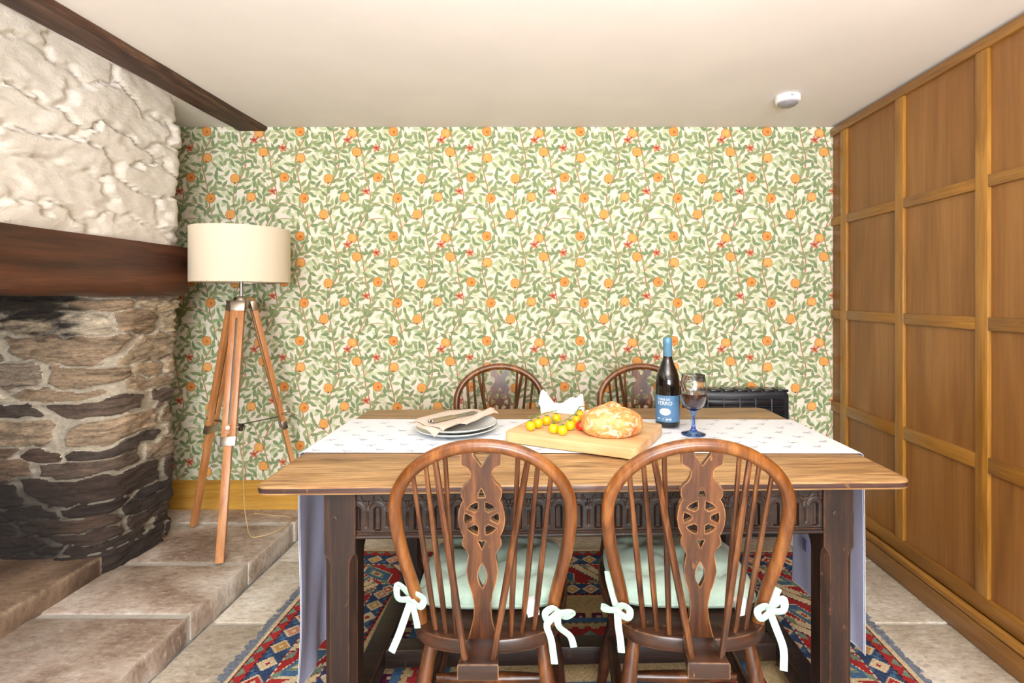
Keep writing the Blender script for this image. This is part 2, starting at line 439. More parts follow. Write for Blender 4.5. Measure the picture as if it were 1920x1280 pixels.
# --- raised hearth step with slabs
hs = MB().box((-2.70, YF, -0.10), (STEP_X - 0.012, YB, STEP_Z - 0.004)).build('hearth_step', M['grout'])
structure(hs, 'low raised step of brown stone slabs in front of the fireplace', 'step')
ys = [YB, 2.60, 2.208, 1.85, 1.44, 0.98, 0.5, 0.0, -0.6, -1.2, -1.9, -2.6, -3.2, YF]
for i in range(len(ys) - 1):
    a = ys[i + 1]; b_ = ys[i]
    x0 = -1.87 if b_ < 2.55 else -2.3
    n = 10; out = [(x0, a + 0.012)]
    e = rs.uniform(-0.004, 0.004, 2)
    out += [(STEP_X - 0.006 + e[0], a + 0.012)]
    for k in range(1, n): out.append((STEP_X + 0.006 * math.sin(k * 1.7 + i) * 0.7 + rs.uniform(-0.002, 0.002), a + 0.012 + (b_ - a - 0.024) * k / n))
    out += [(STEP_X - 0.006 + e[1], b_ - 0.012), (x0, b_ - 0.012)]
    MB().slab(out, -0.01, STEP_Z + rs.uniform(-0.002, 0.002), 0.007).build('slab', M['hearth'], hs)
ih = MB().box((-2.70, 0.35, 0.0), (HEARTH_X - 0.01, 2.12, HEARTH_Z - 0.006)).build('hearth', M['grout'])
structure(ih, 'sooty inner hearth ledge with a pale worn stone edge', 'hearth')
for (a, b_) in ((1.62, 2.12), (1.05, 1.61), (0.36, 1.04)):
    out = [(-2.69, a)] + [(HEARTH_X + rs.uniform(-0.004, 0.004), a + (b_ - a) * k / 8) for k in range(9)] + [(-2.69, b_)]
    MB().slab(out, STEP_Z - 0.02, HEARTH_Z, 0.009).build('slab', M['sooty'], ih)

# --- ceiling and beam
ce = MB().box((-2.8, YF - 0.1, ZC), (XR + 0.1, YB + 0.1, ZC + 0.1)).build('ceiling', M['ceiling'])
structure(ce, 'smooth off-white plaster ceiling', 'ceiling')
def rough_bar(name, x0, x1, z0, z1, y0, y1, mat, amp, seed, ny=90, cham=0.012):
    """a long timber along Y with uneven faces"""
    prof = []
    nseg = 7
    P = [(x0, z1), (x0, z0 + cham), (x0 + cham, z0), (x1 - cham, z0), (x1, z0 + cham), (x1, z1)]
    for a, b_ in zip(P[:-1], P[1:]):
        m_ = 1 if math.hypot(a[0] - b_[0], a[1] - b_[1]) < 0.03 else nseg
        prof += [(a[0] + (b_[0] - a[0]) * k / m_, a[1] + (b_[1] - a[1]) * k / m_) for k in range(m_)]
    prof.append(P[-1]); n = len(prof); V = []; Fc = []
    cx, cz = (x0 + x1) / 2, (z0 + z1) / 2
    for j in range(ny + 1):
        y = y0 + (y1 - y0) * j / ny
        for (x, z) in prof:
            d = noise.fractal(Vector((x * 14 + seed, y * 3.0, z * 14)), 1.0, 2.0, 4) * amp
            dd = Vector((x - cx, 0, z - cz)).normalized() * d
            V.append((x + dd.x, y, z + dd.z if z < z1 - 1e-4 else z))
    for j in range(ny):
        for k in range(n - 1):
            Fc.append((j * n + k, j * n + k + 1, (j + 1) * n + k + 1, (j + 1) * n + k))
        Fc.append((j * n + n - 1, j * n, (j + 1) * n, (j + 1) * n + n - 1))
    Fc.append(tuple(range(n - 1, -1, -1))); Fc.append(tuple(ny * n + k for k in range(n)))
    return link_mesh(name, mesh_of(name, V, Fc, 50), mat)
bm_ = rough_bar('ceiling_beam', -1.700, -1.543, 2.143, ZC + 0.01, YF, YB, M['beam'], 0.006, 3.1)
structure(bm_, 'dark rough timber beam running along the ceiling', 'beam')

# --- back wall with printed wallpaper
wb = MB().box((-2.8, YB, -0.1), (XR + 0.1, YB + 0.12, ZC + 0.05)).build('wall_back', M['plaster'])
structure(wb, 'back wall papered with green leaves and orange fruits', 'wall')

def wallpaper():
    TW, TH = 0.508, 0.569
    R = random.Random(21)
    C_bg = (238, 229, 210); C_l1 = (206, 210, 170); C_l2 = (190, 202, 158); C_d1 = (148, 160, 115); C_d2 = (131, 150, 107); C_d3 = (159, 171, 126)
    C_st = (184, 136, 102); C_fo = (178, 110, 52); C_f = (232, 168, 92); C_f2 = (226, 152, 76); C_red = (150, 58, 40); C_pink = (208, 142, 104)
    shapes = []      # (layer, colour, [quads/tris as vertex lists], cx, cy)
    def strip(layer, col, L, Rr):
        shapes.append((layer, col, [[L[i], Rr[i], Rr[i + 1], L[i + 1]] for i in range(len(L) - 1)]))
    def leaf(x, y, ang, ln, layer, col, wd=0.0082, hook=1):
        bend = R.uniform(0.5, 1.0) * hook; L = []; Q = []; a = ang; px, py = x, y; n = 8
        for i in range(n + 1):
            s = i / n; w = wd * (math.sin(PI * min(1, s * 1.06) ** 0.75) ** 0.9 if s < 0.94 else 0.0) + 0.0003
            L.append((px - math.sin(a) * w, py + math.cos(a) * w)); Q.append((px + math.sin(a) * w, py - math.cos(a) * w))
            px += math.cos(a) * ln / n; py += math.sin(a) * ln / n
            a += bend * (0.02 + 0.55 * max(0, s - 0.55)) 
        strip(layer, col, L, Q)
    def line(pts, w0, w1, layer, col):
        L = []; Q = []; m = len(pts)
        for i, (x, y) in enumerate(pts):
            x2, y2 = pts[min(i + 1, m - 1)]; x1, y1 = pts[max(i - 1, 0)]
            d = math.hypot(x2 - x1, y2 - y1) or 1; w = w0 + (w1 - w0) * i / (m - 1)
            L.append((x - (y2 - y1) / d * w, y + (x2 - x1) / d * w)); Q.append((x + (y2 - y1) / d * w, y - (x2 - x1) / d * w))
        strip(layer, col, L, Q)
    def disc(x, y, r, layer, col, n=18, ry=None, rot=0):
        ry = ry or r; c, s_ = math.cos(rot), math.sin(rot)
        P = [(x + r * math.cos(2 * PI * k / n) * c - ry * math.sin(2 * PI * k / n) * s_, y + r * math.cos(2 * PI * k / n) * s_ + ry * math.sin(2 * PI * k / n) * c) for k in range(n)]
        shapes.append((layer, col, [P]))
    def star(x, y, r, layer, col):
        shapes.append((layer, col, [[(x, y), (x + r * math.cos(a - .5), y + r * math.sin(a - .5)), (x + 1.7 * r * math.cos(a), y + 1.7 * r * math.sin(a)), (x + r * math.cos(a + .5), y + r * math.sin(a + .5))] for a in [PI / 2 + 2 * PI * k / 5 for k in range(5)]]))
    taken = []
    def free(x, y, d):
        for (a, b_, dd) in taken:
            dx = abs((x - a + TW / 2) % TW - TW / 2); dy = abs((y - b_ + TH / 2) % TH - TH / 2)
            if dx * dx + dy * dy < (d + dd) ** 2: return False
        return True
    # fruits on a loose own lattice
    fr = []
    for j in range(5):
        for i in range(2):
            x = (i + 0.25 + 0.5 * (j % 2) + R.uniform(-.13, .13)) * TW / 2; y = (j + 0.5 + R.uniform(-.2, .2)) * TH / 5
            fr.append((x, y)); taken.append((x, y, 0.022))
    fr = [p_ for q, p_ in enumerate(fr) if q not in (3,)]
    for q, (x, y) in enumerate(fr):
        disc(x, y, 0.0262, 4, C_fo); disc(x, y, 0.0238, 5, C_f if q % 3 else C_f2)
        if q % 3 == 0:
            star(x + 0.004, y - 0.003, 0.0052, 6, C_red); disc(x + .004, y - .003, .0022, 7, (240, 180, 110), 8)
        elif q % 3 == 1:
            for k in range(11):
                a = R.uniform(0, 2 * PI); rr = 0.015 * math.sqrt(R.random()); disc(x + rr * math.cos(a), y + 0.004 + rr * math.sin(a), 0.0017, 6, (250, 224, 160), 6)
            star(x - 0.004, y - 0.021, 0.0035, 6, C_red)
        else:
            star(x, y - 0.024, 0.004, 6, (120, 80, 50))
            for k in range(3): line([(x - .018 + .012 * k, y + .012), (x - .014 + .012 * k, y), (x - .016 + .012 * k, y - .014)], .0007, .0007, 6, C_fo)
    # small russet blossoms
    for (x, y) in ((0.06, 0.30), (0.30, 0.02), (0.40, 0.31)):
        if not free(x, y, 0.018):
            for _ in range(60):
                x, y = R.uniform(0, TW), R.uniform(0, TH)
                if free(x, y, 0.02): break
        taken.append((x, y, 0.016))
        for k in range(5):
            a = 0.4 + 2 * PI * k / 5
            leaf(x, y, a, 0.027, 4, C_pink if k % 2 else (196, 104, 78), 0.0062, 0.3)
        disc(x, y, 0.0058, 6, C_red, 10)
    # stems
    twigs = []
    for k in range(3):
        x0 = TW * (k + 0.3) / 3; ph = k * 2.2
        pts = [(x0 + 0.030 * math.sin(2 * PI * y / TH + ph) + 0.010 * math.sin(4 * PI * y / TH + ph * 2), y) for y in np.linspace(0, TH, 33)]
        line(pts, 0.0032, 0.0032, 2, C_st)
        for q in range(7):
            i = int((q + 0.5) * 32 / 7); sx, sy = pts[i]; side = 1 if (q + k) % 2 else -1
            a = PI / 2 - side * R.uniform(0.5, 0.9); b_ = side * R.uniform(-.3, 1.5); tw = [(sx, sy)]; ln = R.uniform(0.12, 0.19); m_ = 12
            for _ in range(m_):
                a -= b_ / m_; tw.append((tw[-1][0] + math.cos(a) * ln / m_, tw[-1][1] + math.sin(a) * ln / m_))
            line(tw, 0.0024, 0.0014, 2, C_st); twigs.append(tw)
        twigs.append(pts)
    # dark leaves along twigs
    for tw in twigs:
        acc = 0; side = 1
        for i in range(1, len(tw)):
            acc += math.dist(tw[i], tw[i - 1])
            if acc > 0.019:
                acc = 0; side = -side; x, y = tw[i]
                a = math.atan2(tw[i][1] - tw[i - 1][1], tw[i][0] - tw[i - 1][0]) + side * R.uniform(0.5, 1.0)
                ln = R.uniform(0.042, 0.057); mx, my = x + math.cos(a) * ln * .5, y + math.sin(a) * ln * .5
                if free(mx, my, 0.0125):
                    taken.append((mx, my, 0.0115)); leaf(x, y, a, ln, 3, R.choice((C_d1, C_d1, C_d2, C_d3)), R.uniform(.0080, .0098), -side)
    for _ in range(900):
        x, y = R.uniform(0, TW), R.uniform(0, TH)
        if free(x, y, 0.0125):
            a = R.uniform(0, 2 * PI); ln = R.uniform(0.040, 0.053); taken.append((x, y, 0.0115))
            leaf(x - math.cos(a) * ln / 2, y - math.sin(a) * ln / 2, a, ln, 3, R.choice((C_d1, C_d2, C_d3)), R.uniform(.0078, .0096), R.choice((-1, 1)))
    # pale leaves behind
    for j in range(15):
        for i in range(13):
            x = (i + R.random()) * TW / 13; y = (j + R.random()) * TH / 15; a = R.uniform(0, 2 * PI)
            leaf(x, y, a, R.uniform(.042, .056), 1, R.choice((C_l1, C_l2, C_l1, (216, 218, 184))), R.uniform(.0085, .0110), R.choice((-1, 1)))
    V = []; Fc = []; Cc = []
    X0, X1, Z0, Z1 = -2.3, XR + 0.01, 0.20, ZC - 0.0005
    shapes.sort(key=lambda q: q[0])
    def put(poly, depth, col):
        b_ = len(V)
        for (x, z) in poly: V.append((x, YB - 0.0004 - depth, z))
        Fc.append(tuple(range(b_, b_ + len(poly)))); Cc.append(lin(col))
    put([(X0, 0.0), (X1, 0.0), (X1, Z1), (X0, Z1)], 0, C_bg)
    ox, oz = -2.42, ZC - 4.16 * TH
    for i in range(9):
        for j in range(5):
            for si, (layer, col, polys) in enumerate(shapes):
                for p in polys:
                    q = [(ox + i * TW + a, oz + j * TH + b_) for (a, b_) in p]
                    xs = [a for a, _ in q]; zs = [b_ for _, b_ in q]
                    if max(xs) < X0 or min(xs) > X1 or max(zs) < Z0 or min(zs) > Z1: continue
                    q = [(min(max(a, X0), X1), min(max(b_, Z0), Z1)) for a, b_ in q]
                    put(q, 0.0001 + 0.000008 * si, col)
    me = mesh_of('wallpaper', V, Fc, 0)
    ca = me.color_attributes.new('Col', 'FLOAT_COLOR', 'CORNER')
    arr = np.concatenate([np.tile(np.array(c + (1.0,), np.float32), (len(f), 1)) for c, f in zip(Cc, Fc)])
    ca.data.foreach_set('color', arr.ravel())
    return link_mesh('wallpaper', me, M['print'], wb)
wallpaper()

# --- skirting on the back wall
def skirting_x(name, x0, x1, z0, h, y, label):
    prof = [(0, 0), (-0.019, 0), (-0.019, h * 0.70), (-0.021, h * 0.72), (-0.021, h * 0.76), (-0.014, h * 0.84), (-0.010, h * 0.93), (-0.006, h), (0, h)]
    V = [(x, y + p[0], z0 + p[1]) for x in (x0, x1) for p in prof]; n = len(prof)
    Fc = [(k, (k + 1) % n, n + (k + 1) % n, n + k) for k in range(n)] + [tuple(range(n - 1, -1, -1)), tuple(range(n, 2 * n))]
    o = link_mesh(name, mesh_of(name, V, Fc, 30), M['pine_x']); return structure(o, label, 'skirting board')
skirting_x('baseboard_back', -2.3, STEP_X + 0.0, STEP_Z + 0.001, 0.155, YB, 'varnished honey pine skirting behind the tripod lamp')
skirting_x('baseboard_back', STEP_X + 0.002, XR - 0.002, 0.0, 0.155, YB, 'varnished pine skirting along the back wall behind the table')

# --- right wall: panelling
wr = MB().box((XR + 0.020, YF, -0.1), (XR + 0.12, YB, ZC + 0.02)).build('wall_right', M['table_dark'])  # dark backing colour stands in for shade in the gap under the ceiling
structure(wr, 'right wall of honey brown wooden panelling', 'wall')
SW = 0.053; st = [2.669, 2.242, 1.813, 1.384, 0.955, 0.526, 0.097, -0.332, -0.761, -1.19, -1.62, -2.05, -2.48, -2.91, -3.34]
RZ = [(0.125, 0.184), (0.626, 0.680), (1.124, 1.170), (1.625, 1.668), (2.112, 2.153)]
for y in st:
    MB().box((XR, y - SW / 2, 0.184), (XR + 0.022, y + SW / 2, 2.112), 0.002).build('stile', M['stile'], wr)
edges = [(YB + 0.0, st[0] + SW / 2)] + [(st[i] - SW / 2, st[i + 1] + SW / 2) for i in range(len(st) - 1)] + [(st[-1] - SW / 2, YF)]
for (a, b_) in edges:
    for k, (z0, z1) in enumerate(RZ):
        if 0 < k < 4: MB().box((XR + 0.001, b_, z0), (XR + 0.022, a - 0.0005, z1), 0.002).build('rail', M['rail'], wr)
    for k in range(4):
        MB().box((XR + 0.013, b_, RZ[k][1]), (XR + 0.022, a - 0.0005, RZ[k + 1][0]), 0.0).build('panel', M['panel'], wr)
MB().box((XR - 0.001, YF, RZ[0][0]), (XR + 0.022, YB - 0.001, RZ[0][1]), 0.002).build('bottom_rail', M['rail'], wr)
MB().box((XR - 0.003, YF, RZ[4][0]), (XR + 0.022, YB - 0.001, RZ[4][1]), 0.002).build('top_rail', M['rail'], wr)
sk = MB().box((XR - 0.014, YF, 0.0), (XR + 0.021, YB - 0.001, 0.086), 0.003)
sko = structure(sk.build('baseboard_right', M['rail']), 'dark honey wooden skirting at the foot of the panelling', 'skirting board')
MB().tube([(XR - 0.006, YF, 0.105), (XR - 0.006, YB - 0.001, 0.105)], 0.0175, 12).build('bead_moulding', M['rail'], sko)

# --- wall behind the camera with a wide window
wf = MB()
wf.box((-2.8, YF - 0.12, -0.1), (-0.85, YF - 0.002, ZC + 0.02)).box((1.55, YF - 0.12, -0.1), (1.7, YF - 0.002, ZC + 0.02))
wf.box((-0.85, YF - 0.12, -0.1), (1.55, YF - 0.002, 0.65)).box((-0.85, YF - 0.12, 2.0), (1.55, YF - 0.002, ZC + 0.02))
structure(wf.build('wall_front', M['plaster']), 'plain plaster wall around the wide window', 'wall')
wn = MB()
for x in (-0.85, -0.05, 0.75, 1.50): wn.box((x, YF - 0.09, 0.65), (x + 0.05, YF - 0.04, 2.0), 0.004)
for z in (0.65, 1.95): wn.box((-0.85, YF - 0.09, z), (1.55, YF - 0.04, z + 0.05), 0.004)
structure(wn.build('window_1', M['white_plastic']), 'wide white framed window', 'window')

# ------------------------------------------------------------------ masonry of the fireplace
def sstep(x, a, b_):
    t = np.clip((x - a) / (b_ - a), 0, 1); return t * t * (3 - 2 * t)

LAST = [None]
def masonry(root_name, label, pts, z0, z1, du, dv, course, length, metric, proud, mort_lo, mat, amp, batter, seed, smooth_amp=0.0, sootfn=None, warp=0.02, sharp=0.45, tint=False):
    """wall surface along a plan path; every stone becomes a child mesh, the mortar is the root"""
    R = np.random.RandomState(seed)
    # resample path
    P = [Vector((p[0], p[1])) for p in pts]; L = [0]
    for a, b_ in zip(P[:-1], P[1:]): L.append(L[-1] + (b_ - a).length)
    nu = int(L[-1] / du); nv = int((z1 - z0) / dv)
    us = np.linspace(0, L[-1], nu + 1); vs = np.linspace(z0, z1, nv + 1)
    px = np.interp(us, L, [p.x for p in P]); py = np.interp(us, L, [p.y for p in P])
    tx = np.gradient(px, us); ty = np.gradient(py, us)
    k = 5; ker = np.ones(2 * k + 1) / (2 * k + 1)
    tx = np.convolve(np.pad(tx, k, 'edge'), ker, 'valid'); ty = np.convolve(np.pad(ty, k, 'edge'), ker, 'valid')
    ln = np.hypot(tx, ty); nx, ny = ty / ln, -tx / ln
    # stone seeds in courses
    seeds = []; v = z0 - 0.02
    while v < z1 + 0.05:
        h = R.uniform(*course); u = -R.uniform(0, length[1])
        while u < L[-1] + 0.1:
            w = R.uniform(*length) * (0.8 + 0.5 * (h - course[0]) / (course[1] - course[0] + 1e-6)); seeds.append((u + w / 2, v + h / 2 + R.uniform(-.2, .2) * h, w / 2, h / 2)); u += w
        v += h
    S = np.array(seeds)
    U, Vv = np.meshgrid(us, vs, indexing='ij')
    wu = np.zeros(U.shape); wv = np.zeros(U.shape); hn = np.zeros(U.shape); hf = np.zeros(U.shape)
    for i in range(nu + 1):
        for j in range(nv + 1):
            q = Vector((us[i] * 5 + seed, vs[j] * 9, seed * .37))
            wu[i, j] = noise.noise(q) + .5 * noise.noise(q * 3.1); wv[i, j] = noise.noise(q + Vector((31, 7, 3))) + .5 * noise.noise(q * 3.3 + Vector((5, 5, 9)))
            q2 = Vector((us[i] * (11 if tint else 12), vs[j] * (50 if tint else 24), seed)); hn[i, j] = noise.fractal(q2, 0.9, 2.1, 5)
            hf[i, j] = noise.noise(Vector((us[i] * 3.3, vs[j] * 4.5, seed + 9)))
    Uw = U + wu * warp; Vw = Vv + wv * warp * 0.6
    f1 = np.full(U.shape, 9.0); f2 = np.full(U.shape, 9.0); idn = np.zeros(U.shape, int)
    for n_, (a, b_, w, h) in enumerate(S):
        d = (np.abs((Uw - a) / w) ** metric + np.abs((Vw - b_) / h) ** metric) ** (1.0 / metric)
        lt = d < f1
        f2 = np.where(lt, f1, np.minimum(f2, d)); idn = np.where(lt, n_, idn); f1 = np.where(lt, d, f1)
    gap = f2 - f1 + np.clip(0.9 - f1, 0, 1) * 0.0
    ml_ = mort_lo + (0.14 * np.exp(-((Vv - 0.74) / 0.17) ** 2) if tint else 0.0)
    stone = sstep(gap, ml_, ml_ + sharp)
    rh = R.uniform(0.35, 1.0, len(S))[idn]; tu = R.uniform(-1, 1, len(S))[idn]; tv = R.uniform(-.6, 1, len(S))[idn]
    cu = (Uw - S[idn, 0]) / S[idn, 2]; cv = (Vw - S[idn, 1]) / S[idn, 3]
    H = proud * stone * (rh + 0.28 * tu * cu + 0.35 * tv * cv) + amp * hn * (0.35 + 0.65 * stone) + smooth_amp * hf
    H = H * (0.25 + 0.75 * sstep(Vv - z0, 0.005, 0.05)) if not tint else H
    X = px[:, None] + nx[:, None] * H + batter * (Vv - z0) * np.clip(nx, 0, 1)[:, None]
    Y = py[:, None] + ny[:, None] * H
    co = np.stack([X, Y, Vv], -1)
    # vertex normals of the whole surface
    gu = np.gradient(co, axis=0); gv = np.gradient(co, axis=1); nn = np.cross(gu, gv); nn /= np.linalg.norm(nn, axis=-1, keepdims=True) + 1e-9
    soot = sootfn(X, Y, Vv, hn, hf) if sootfn else None
    fid = idn[:-1, :-1].copy(); fst = (stone[:-1, :-1] + stone[1:, 1:] + stone[1:, :-1] + stone[:-1, 1:]) / 4
    fid[fst < 0.35] = -1
    root = None
    def piece(name, mask, parent):
        ii, jj = np.nonzero(mask)
        if len(ii) == 0: return None
        W = nv + 1
        quads = np.stack([ii * W + jj, (ii + 1) * W + jj, (ii + 1) * W + jj + 1, ii * W + jj + 1], -1)
        uq, inv = np.unique(quads, return_inverse=True); q = inv.reshape(-1, 4)
        me = bpy.data.meshes.new(name); me.from_pydata(co.reshape(-1, 3)[uq].tolist(), [], q.tolist()); me.update()
        me.polygons.foreach_set('use_smooth', [True] * len(me.polygons))
        at = me.attributes.new('joint', 'FLOAT', 'POINT'); at.data.foreach_set('value', (1 - stone).reshape(-1)[uq].astype(np.float32))
        if soot is not None:
            at = me.attributes.new('soot', 'FLOAT', 'POINT'); at.data.foreach_set('value', soot.reshape(-1)[uq].astype(np.float32))
        me.normals_split_custom_set_from_vertices(nn.reshape(-1, 3)[uq].tolist())
        LAST[0] = link_mesh(name, me, mat, parent); return LAST[0]
    root = piece(root_name, fid == -1, None)
    for n_ in np.unique(fid):
        if n_ < 0: continue
        msk = fid == n_
        if msk.sum() < 12: piece('small_stone', msk, root)
        else: piece('stone', msk, root)
        if tint:
            o = root.children[-1] if False else LAST[0]; z = S[n_, 1] + R.uniform(-.08, .08); k = R.uniform(.8, 1.15)
            pal = ((70, 56, 48), (88, 70, 60), (62, 52, 48), (104, 82, 66)) if z < .56 else ((80, 70, 64), (112, 96, 84), (170, 150, 126), (138, 116, 96)) if z < .82 else ((186, 168, 142), (198, 182, 156), (146, 132, 116), (176, 154, 128), (208, 196, 174))
            c = lin(pal[R.randint(len(pal))]); o.color = (c[0] * k, c[1] * k, c[2] * k, 1)
    return structure(root, label, 'wall')

def arc(cx, cy, r, a0, a1, n=8): return [(cx + r * math.cos(a0 + (a1 - a0) * k / n), cy + r * math.sin(a0 + (a1 - a0) * k / n)) for k in range(n + 1)]
# bare stone cheek and pier: along the cheek, round the corner, along the front, round into the alcove
pier_path = [(-2.66, 2.10), (-1.98, 2.10)] + arc(-1.935, 2.18, 0.08, -PI / 2, 0) + [(-1.855, 2.42)] + arc(-1.915, 2.44, 0.06, 0, PI / 2) + [(-2.35, 2.50)]
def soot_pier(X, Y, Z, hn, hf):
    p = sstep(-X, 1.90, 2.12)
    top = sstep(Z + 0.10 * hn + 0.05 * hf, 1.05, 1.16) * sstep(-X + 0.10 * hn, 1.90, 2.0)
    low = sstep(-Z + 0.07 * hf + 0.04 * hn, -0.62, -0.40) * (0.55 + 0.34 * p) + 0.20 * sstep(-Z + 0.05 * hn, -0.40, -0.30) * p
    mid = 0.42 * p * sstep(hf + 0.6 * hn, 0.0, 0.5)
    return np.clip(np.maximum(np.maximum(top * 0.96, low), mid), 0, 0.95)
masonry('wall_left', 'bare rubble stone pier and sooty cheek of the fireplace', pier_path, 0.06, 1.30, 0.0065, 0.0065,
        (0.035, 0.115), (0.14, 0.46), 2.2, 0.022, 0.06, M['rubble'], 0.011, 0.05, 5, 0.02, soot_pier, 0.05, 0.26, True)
# white-washed rubble above the lintel
white_path = [(-1.756, -0.6), (-1.756, 2.345)] + arc(-1.826, 2.355, 0.07, 0, PI / 2) + [(-2.5, 2.415)]
masonry('wall_left', 'whitewashed rubble stone chimney wall above the timber lintel', white_path, 1.452, ZC + 0.004, 0.010, 0.010,
        (0.10, 0.20), (0.25, 0.60), 2.0, 0.026, 0.0, M['white_stone'], 0.0062, 0.0, 12, 0.016, None, 0.085, 0.34)
# hidden backing of the chimney: fireplace recess, near pier, side wall
bk = MB().box((-2.66, YF, 1.40), (-1.76, -0.58, ZC)).box((-2.82, YF, -0.1), (-2.66, YB, ZC)).box((-2.66, YF, 0.0), (-1.86, 0.38, 1.26)).box((-2.66, YF, 1.40), (-1.86, 2.28, ZC - 0.01)).box((-2.66, 2.16, 0.0), (-1.99, 2.42, 1.5))
structure(bk.build('wall_left', M['sooty']), 'dark masonry inside the fireplace recess', 'wall')
li = rough_bar('mantel_beam', -2.15, -1.734, 1.246, 1.476, YF, 2.452, M['lintel'], 0.010, 9.4, 120, 0.02)
structure(li, 'polished dark brown timber lintel over the fireplace', 'beam')

# --- smoke alarm
sa = empty('smoke_alarm', (1.094, 2.36, ZC)); tag(sa, 'round white smoke alarm on the ceiling', 'smoke alarm')
MB().lathe([(0.030, -0.001), (0.054, -0.001), (0.056, -0.006), (0.056, -0.022), (0.052, -0.030), (0.046, -0.032)][::-1], 36).build('housing', M['white_plastic'], sa)
MB().lathe([(0.012, -0.046), (0.034, -0.044), (0.044, -0.036), (0.045, -0.030)], 36).build('vent_grille', M['grey_plastic'], sa)
MB().box((-0.012, -0.0572, -0.017), (0.0, -0.0545, -0.012)).build('indicator', M['grey_plastic'], sa)

# ================================================================== furniture
# --- rug
def rug():
    x0, x1, y0, y1 = -1.045, 1.205, 0.92, 2.51; c = 0.006
    nx = int((x1 - x0) / c); ny = int((y1 - y0) / c)
    I, J = np.meshgrid(np.arange(nx), np.arange(ny), indexing='ij')
    dx = np.minimum(I, nx - 1 - I); dy = np.minimum(J, ny - 1 - J)
    side = dx < dy
    d = np.where(side, dx, dy) * c * 100; t = np.where(side, J, I) * c * 100
    cream = (214, 194, 160); red = (166, 52, 54); navy = (56, 74, 108); blue = (76, 108, 142); brown = (122, 74, 44); green = (122, 142, 124); purple = (98, 40, 70); dark = (64, 44, 44); beige = (196, 170, 126); pink = (196, 132, 112); gold = (190, 146, 84)
    C = np.zeros((nx, ny, 3)); C[:] = lin(beige)
    def put(m, col): C[m] = lin(col)
    put(d < 1.3, cream)
    def dash(lo, hi, a=dark, b_=cream, per=2.4):
        m = (d >= lo) & (d < hi); put(m, a); put(m & ((t % per) < per / 2), b_)
    dash(1.3, 2.0, dark, red)
    m = (d >= 2.0) & (d < 5.0); put(m, green); put(m & (np.abs((t % 5.4) - 2.7) < (d - 1.6) * 0.85), red)
    dash(5.0, 5.7, red, dark)
    def diamonds(lo, hi, per):
        m = (d >= lo) & (d < hi); put(m, navy); mid = (lo + hi) / 2; tt = (t % per) - per / 2; ss = d - mid
        put(m & (((t / 1.8).astype(int) + (d / 1.8).astype(int)) % 5 == 0), blue)
        k = (t // per).astype(int) % 4; r = (hi - lo) * 0.47; q = np.abs(tt) + np.abs(ss)
        put(m & (q < r), cream); inner = m & (q < r * 0.74)
        for n_, col in enumerate((red, cream, gold, pink)): put(inner & (k == n_), col)
        put(m & (q < r * 0.30) & (k != 1), cream); put(m & (q < r * 0.3) & (k == 1), red)
    diamonds(5.7, 13.4, 8.4)
    dash(13.4, 14.2, red, cream)
    lo, hi = 14.2, 29.0
    m = (d >= lo) & (d < hi); put(m, red); s = d - lo
    per = 27.0; g = (t - s * 0.9) % per; saw = ((t + s) % 2.6) / 2.6
    put(m & (g > 5.0 - 1.6 * saw) & (g < 12.5 + 1.6 * saw), cream); put(m & (g > 8.4) & (g < 9.2), brown)
    put(m & (g > 4.0 - 1.6 * saw) & (g <= 5.0 - 1.6 * saw), purple)
    st_ = np.abs(((g - 19.5)) ) + 0.9 * np.abs(s - 7.4)
    put(m & (st_ < 7.2), cream); put(m & (st_ < 6.3), blue); put(m & (st_ < 3.6), green); put(m & (st_ < 2.2), cream); put(m & (st_ < 1.0), red)
    put(m & ((s < 2.4) | (s > 12.4)) & ((g % 9) < 3.2), green)
    dash(29.0, 29.8, red, cream)
    diamonds(29.8, 37.2, 7.8)
    dash(37.2, 38.2, dark, red)
    # hooked inner frames around the field
    q = d
    hook = (q >= 50) & (q < 56); tt = t % 7.0
    put(hook & (q > 53.2), blue); put(hook & (q <= 53.4) & (np.abs(tt - 3.5) < 2.2) & ~((np.abs(tt - 4.1) < .8) & (q > 51.6)), purple)
    dash(56, 56.8, brown, beige)
    mm = (q >= 58.5) & (q < 67); put(mm, red); put(mm & (q < 60) & ((t % 5) < 2.5), beige); put(mm & (np.abs((t % 14) - 7) + np.abs(q - 63.5) < 3), green)
    put((q >= 67) & (q < 69), navy); put((q >= 69) & (q < 70.2), cream); put((q >= 70.2) & (q < 72), blue)
    # dark claw marks scattered on the plain band
    for (ci, cj) in ((-0.62, 1.72), (0.80, 1.72), (-0.62, 1.45), (0.80, 1.4)):
        a = (I * c + x0 - ci) * 100; b_ = (J * c + y0 - cj) * 100
        put((np.abs(b_ - 3 * np.round(b_ / 3)) < 0.8) & (np.abs(b_) < 5) & (np.abs(a) < 4 - np.abs(b_) * .4) & (d > 39) & (d < 50), brown)
    R = np.random.RandomState(2); C *= (1 + 0.16 * R.uniform(-1, 1, (nx, ny, 1)))
    C *= 1 + 0.08 * np.sin(J * 0.21 + 2 * np.sin(I * 0.01))[..., None]
    gx = x0 + np.arange(nx + 1) * c; gy = y0 + np.arange(ny + 1) * c
    X, Y = np.meshgrid(gx, gy, indexing='ij')
    Z = 0.0062 + 0.0012 * np.sin(X * 7) * np.sin(Y * 5) + R.uniform(-.0004, .0004, X.shape)
    Y = Y + 0.006 * np.sin(X * 4.3); X = X + 0.008 * np.sin(Y * 3.1)
    co = np.stack([X, Y, Z], -1).reshape(-1, 3); W = ny + 1
    a = (I * W + J).reshape(-1); q = np.stack([a, a + W, a + W + 1, a + 1], -1)
    me = bpy.data.meshes.new('woven_pile'); me.from_pydata(co.tolist(), [], q.tolist()); me.update()
